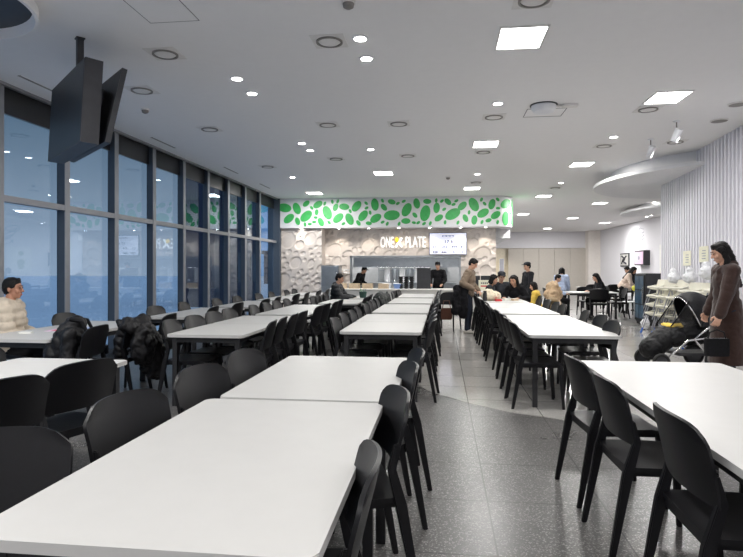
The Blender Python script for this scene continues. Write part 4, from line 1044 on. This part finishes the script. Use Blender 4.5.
# local: front at -x
bm = bmesh.new()
def hoodf(u, v):
    a = math.radians(58 + 118 * u) - .55; b = PI * v
    r = .36
    x = .22 + r * 1.02 * -math.cos(a) * math.sin(b) ; z = .66 + r * math.sin(a) * math.sin(b) * 1.02; y = -.25 * math.cos(b)
    x = .17 - r * math.cos(a + .55) * (math.sin(b) ** .7 if math.sin(b) > 0 else 0); z = .60 + .47 * math.sin(a + .55) * (math.sin(b) ** .7 if math.sin(b) > 0 else 0)
    n = V((x - .17, y * 1.2, z - .6)); 
    if n.length < 1e-3: n = V((0, y, .1))
    return (x, y, z), n
grid_solid(bm, hoodf, 16, 16, .014); obj('hood', bm, M_PUFF, st, smooth=True)
bm = bmesh.new(); tube(bm, [V(hoodf(0, v / 20)[0]) for v in range(21)], .011, 8); obj('hood_rim', bm, M_CHROME, st, smooth=True)['label'] = 'silver hood rim'
bm = bmesh.new(); tube(bm, [V(hoodf(.5, v / 20)[0]) * 1.004 for v in range(21)], .008, 6); obj('hood_rib', bm, M_CLOTHK, st, smooth=True)
# body tub
bm = bmesh.new(); ell(bm, (.12, 0, .5), (.34, .24, .18)); ell(bm, (.36, 0, .62), (.14, .23, .28)); capsule(bm, (-.1, -.1, .46), (-.1, .1, .46), .15, .15); capsule(bm, (.44, -.16, .3), (.44, .16, .5), .06, .06)
remesh('seat_tub', bm, M_PUFF, st, .014, 3, .01, 14)
bm = bmesh.new(); ell(bm, (-.2, 0, .43), (.36, .2, .16), None, Matrix.Rotation(math.radians(-36), 4, 'Y')); ell(bm, (-.36, 0, .3), (.2, .19, .16), None, Matrix.Rotation(math.radians(-30), 4, 'Y')); ell(bm, (-.05, 0, .5), (.2, .2, .15))
remesh('foot_muff', bm, M_PUFF, st, .013, 2, .009, 14, .3)
for s in (-1, 1):
    bm = bmesh.new()
    p0 = V(hoodf(0, .12 if s < 0 else .88)[0]); 
    vs = [bm.verts.new(q) for q in ((.04, s * .2, .93), (-.2, s * .2, .62), (-.14, s * .215, .58), (.1, s * .24, .62))]
    bm.faces.new(vs); obj('side_net', bm, M_NET, st)
for s in (-1, 1):
    bm = bmesh.new(); tube(bm, [(.03, s * .2, .95), (-.1, s * .21, .76), (-.22, s * .2, .6)], .01); obj('front_bar', bm, M_CLOTHK, st)

bm = bmesh.new(); ell(bm, (-.06, 0, .60), (.13, .18, .05)); ell(bm, (-.14, .0, .6), (.08, .17, .04)); remesh('blanket', bm, M_YELL, st, .012, 2, .012, 18)
for s in (-1, 1):
    bm = bmesh.new(); tube(bm, [(-.36, s * .25, .11), (-.02, s * .27, .42), (.3, s * .26, .46)], .016); obj('front_strut', bm, M_CHROME, st, smooth=True)
    bm = bmesh.new(); tube(bm, [(.34, s * .27, .13), (.06, s * .27, .44), (.3, s * .26, .62), (.52, s * .25, .98)], .016); obj('rear_strut', bm, M_CHROME, st, smooth=True)
    for x in (-.38, .36):
        w = []
        bm = bmesh.new(); r = .10 if x < 0 else .13; tube(bm, [(x + r * math.cos(2 * PI * i / 28), s * .27, r + .024 + r * math.sin(2 * PI * i / 28)) for i in range(28)], .024, 10, True); wh = obj('wheel', bm, M_RUB, st, smooth=True)
        bm = bmesh.new(); lathe(bm, [(r * .85, -.012), (r * .85, .012)], 20, Matrix.Translation((x, s * .27, r + .024)) @ Matrix.Rotation(PI / 2, 4, 'X')); obj('hub', bm, M_DARK, wh)
bm = bmesh.new(); tube(bm, [(.52, -.25, .98), (.56, -.2, 1.02), (.56, .2, 1.02), (.52, .25, .98)], .018); obj('handle', bm, M_CLOTHK, st, smooth=True)
bm = bmesh.new(); box(bm, -.1, -.2, .2, .4, .2, .24); obj('basket', bm, M_DARK, st)

# ------------------------------------------------------------------ pictures and notes
def frame_pic(name, y0, y1, z0, z1, dep, m, lab, cat='picture'):
    t = thing(name, lab, cat, (9.55, (y0 + y1) / 2, (z0 + z1) / 2)); w, h = (y1 - y0) / 2, (z1 - z0) / 2
    bbox_obj('frame', (-dep, -w, -h), (0, w, h), M_DARK, t); bbox_obj('picture', (-dep - .01, -w + .08, -h + .06), (-dep, w - .08, h - .06), m, t); return t, dep, w, h
t, dep, w, h = frame_pic('framed_picture', 30.9, 32.3, 1.5, 2.2, .06, mat('pale_print', S(196, 194, 190), .7), 'dark framed picture with pale swirl on the far wall, left one')
bm = bmesh.new(); tube(bm, [(-.075, -.4, -.2), (-.075, .1, -.1), (-.075, -.2, .05), (-.075, .35, .2)], .05); tube(bm, [(-.075, .4, -.2), (-.075, .2, .0), (-.075, -.4, .2)], .035); obj('dark_swirl', bm, M_INK, t)
t, dep, w, h = frame_pic('framed_picture', 28.0, 29.3, 1.55, 2.25, .28, M_PINK, 'deep dark framed pink picture on the far wall, right one')
bm = bmesh.new(); ell(bm, (-.29, 0, 0), (.004, .14, .1)); obj('picture_mark', bm, M_GREYINK, t)
t = thing('wall_poster', 'tall white poster with green figures on the far wall beside the slatted wall', 'poster', (9.53, 25.9, 0)); bbox_obj('sheet', (-.01, -.85, 1.2), (0, .85, 2.45), M_PAPER, t)
bm = bmesh.new()
for z, r in ((2.15, .12), (1.7, .17), (1.5, .14)): ell(bm, (-.012, .1, z), (.006, r * 1.6, r))
obj('printed_figures', bm, mat('pale_green_print', S(176, 188, 150), .8), t)
t = thing('wall_decal', 'grey scribbled doodle decal high on the far white wall', 'decal', (9.54, 25.2, 2.95)); bm = bmesh.new()
for k in range(4): tube(bm, [(0, (.5 * math.cos(.5 * i + k) + .15 * k - .2), -.35 + .2 * k + .22 * math.sin(.5 * i + k * 2) + .02 * i) for i in range(13)], .02, 5)
obj('doodle_lines', bm, M_GREYINK, t)
t = thing('wall_decal', 'faint grey line decal high on the far wall above the pictures', 'decal', (9.54, 29.3, 3.0)); bm = bmesh.new()
for k in range(5): tube(bm, [(0, -.5 + .25 * i, -.4 + .18 * k + .05 * math.sin(2 * i + k)) for i in range(5)], .012, 5)
obj('doodle_lines', bm, M_GREYINK, t)
wall_m = sw.rotation_euler[2]
for i, (yl, z0) in enumerate(((-1.9, 1.46), (-2.85, 1.52))):
    pos = Matrix.Translation(sw.location) @ Matrix.Rotation(wall_m, 4, 'Z') @ V((-.084, yl, z0))
    t = thing('paper_notice', ['left', 'right'][i] + ' of the two cream paper notices taped on the slatted wall', 'notice', pos, wall_m, 'notices on the slatted wall')
    bbox_obj('sheet', (-.004, -.24, 0), (0, .24, .3), M_PAPERY, t); bm = bmesh.new()
    for k in range(4): box(bm, -.006, -.11, .06 + k * .05, -.004, .09 - .03 * (k % 2), .075 + k * .05)
    obj('printed_lines', bm, M_GREYINK, t)
t = thing('exit_route_map', 'small pale notice panel at the corridor beside the partition', 'notice', (3.75, 37.15, 1.2)); bbox_obj('sheet', (-.12, 0, 0), (.12, .02, .8), M_GREYINK, t); bbox_obj('border', (-.14, .01, -.02), (.14, .03, .82), M_WPL2, t)

# ------------------------------------------------------------------ lights
def area(name, loc, sx, sy, power, col=(1, .98, .95), rot=(0, 0, 0)):
    l = bpy.data.lights.new(name, 'AREA'); l.shape = 'RECTANGLE'; l.size = sx; l.size_y = sy; l.energy = power; l.color = col
    o = bpy.data.objects.new(name, l); COL.objects.link(o); o.location = loc; o.rotation_euler = rot; return o
for i, (x, y) in enumerate(SQ): area('ceiling_lamp', (x, y, CZ - .03), .43, .54, (84 if x < -3 else 34 if x > 2.5 and y < 4 else 54) if y < 18 else 150)
for i, (x, y) in enumerate(DL):
    s = spot('downlight_lamp', (x, y, CZ - .04), 26 if y < 19 else 3, math.radians(120), .8, (1, .97, .92), .05)
for x in (-2.6, -1.2, .2): area('kitchen_fill', (x, 21.1, 3.0), .6, .6, 55, rot=(math.radians(-12), 0, 0))  # fill lights without fixtures, added to brighten the kitchen interior
for x, y in ((3.0, 21.0), (3.3, 36.0)): spot('corridor_lamp', (x, y, 2.6 if y > 30 else CZ - .05), 120, math.radians(150), .8, (1, .93, .8), .1)

# ------------------------------------------------------------------ world
w = bpy.data.worlds.new('dusk_sky'); sc.world = w; w.use_nodes = True
nt = w.node_tree; bg = nt.nodes['Background']; tc = nt.nodes.new('ShaderNodeTexCoord'); sp = nt.nodes.new('ShaderNodeSeparateXYZ'); rp = nt.nodes.new('ShaderNodeValToRGB')
nt.links.new(tc.outputs['Generated'], sp.inputs[0]); nt.links.new(sp.outputs['Z'], rp.inputs['Fac']); nt.links.new(rp.outputs['Color'], bg.inputs['Color'])
rp.color_ramp.elements[0].position = 0; rp.color_ramp.elements[0].color = (*S(104, 170, 232), 1); rp.color_ramp.elements[1].position = .35; rp.color_ramp.elements[1].color = (*S(40, 120, 214), 1)
hz = nt.nodes.new('ShaderNodeMapRange'); hz.inputs[1].default_value = .90; hz.inputs[2].default_value = .965; nt.links.new(sp.outputs['Y'], hz.inputs[0])
mz = nt.nodes.new('ShaderNodeMix'); mz.data_type = 'RGBA'; nt.links.new(hz.outputs[0], mz.inputs[0]); hr = nt.nodes.new('ShaderNodeValToRGB'); nt.links.new(sp.outputs['Z'], hr.inputs['Fac']); hr.color_ramp.elements[0].color = (*S(188, 200, 218), 1); q = hr.color_ramp.elements.new(.55); q.color = (*S(205, 222, 246), 1); hr.color_ramp.elements[-1].position = 1.0; hr.color_ramp.elements[-1].color = (*S(205, 222, 246), 1); q = hr.color_ramp.elements.new(.26); q.color = (*S(92, 116, 134), 1); nt.links.new(hr.outputs['Color'], mz.inputs[6]); nt.links.new(rp.outputs['Color'], mz.inputs[7]); nt.links.new(mz.outputs[2], bg.inputs['Color'])
bg.inputs['Strength'].default_value = 1.0

# ------------------------------------------------------------------ camera and view
cam = bpy.data.cameras.new('camera'); co = bpy.data.objects.new('camera', cam); COL.objects.link(co); sc.camera = co
cam.sensor_fit = 'HORIZONTAL'; cam.sensor_width = 36; cam.lens = 36 * 576 / 743; cam.shift_y = -(278.5 - 268.5) / 743; cam.clip_start = .02; cam.clip_end = 400
co.location = (0, 0, 1.4); co.rotation_euler = (PI / 2, 0, math.radians(6.978))
sc.view_settings.view_transform = 'Standard'; sc.view_settings.look = 'None'; sc.view_settings.gamma = 1; sc.view_settings.use_curve_mapping = False
sc.view_settings.exposure = 0.0
sc.cycles.use_denoising = True
sc.cycles.max_bounces = 10; sc.cycles.sample_clamp_indirect = 6
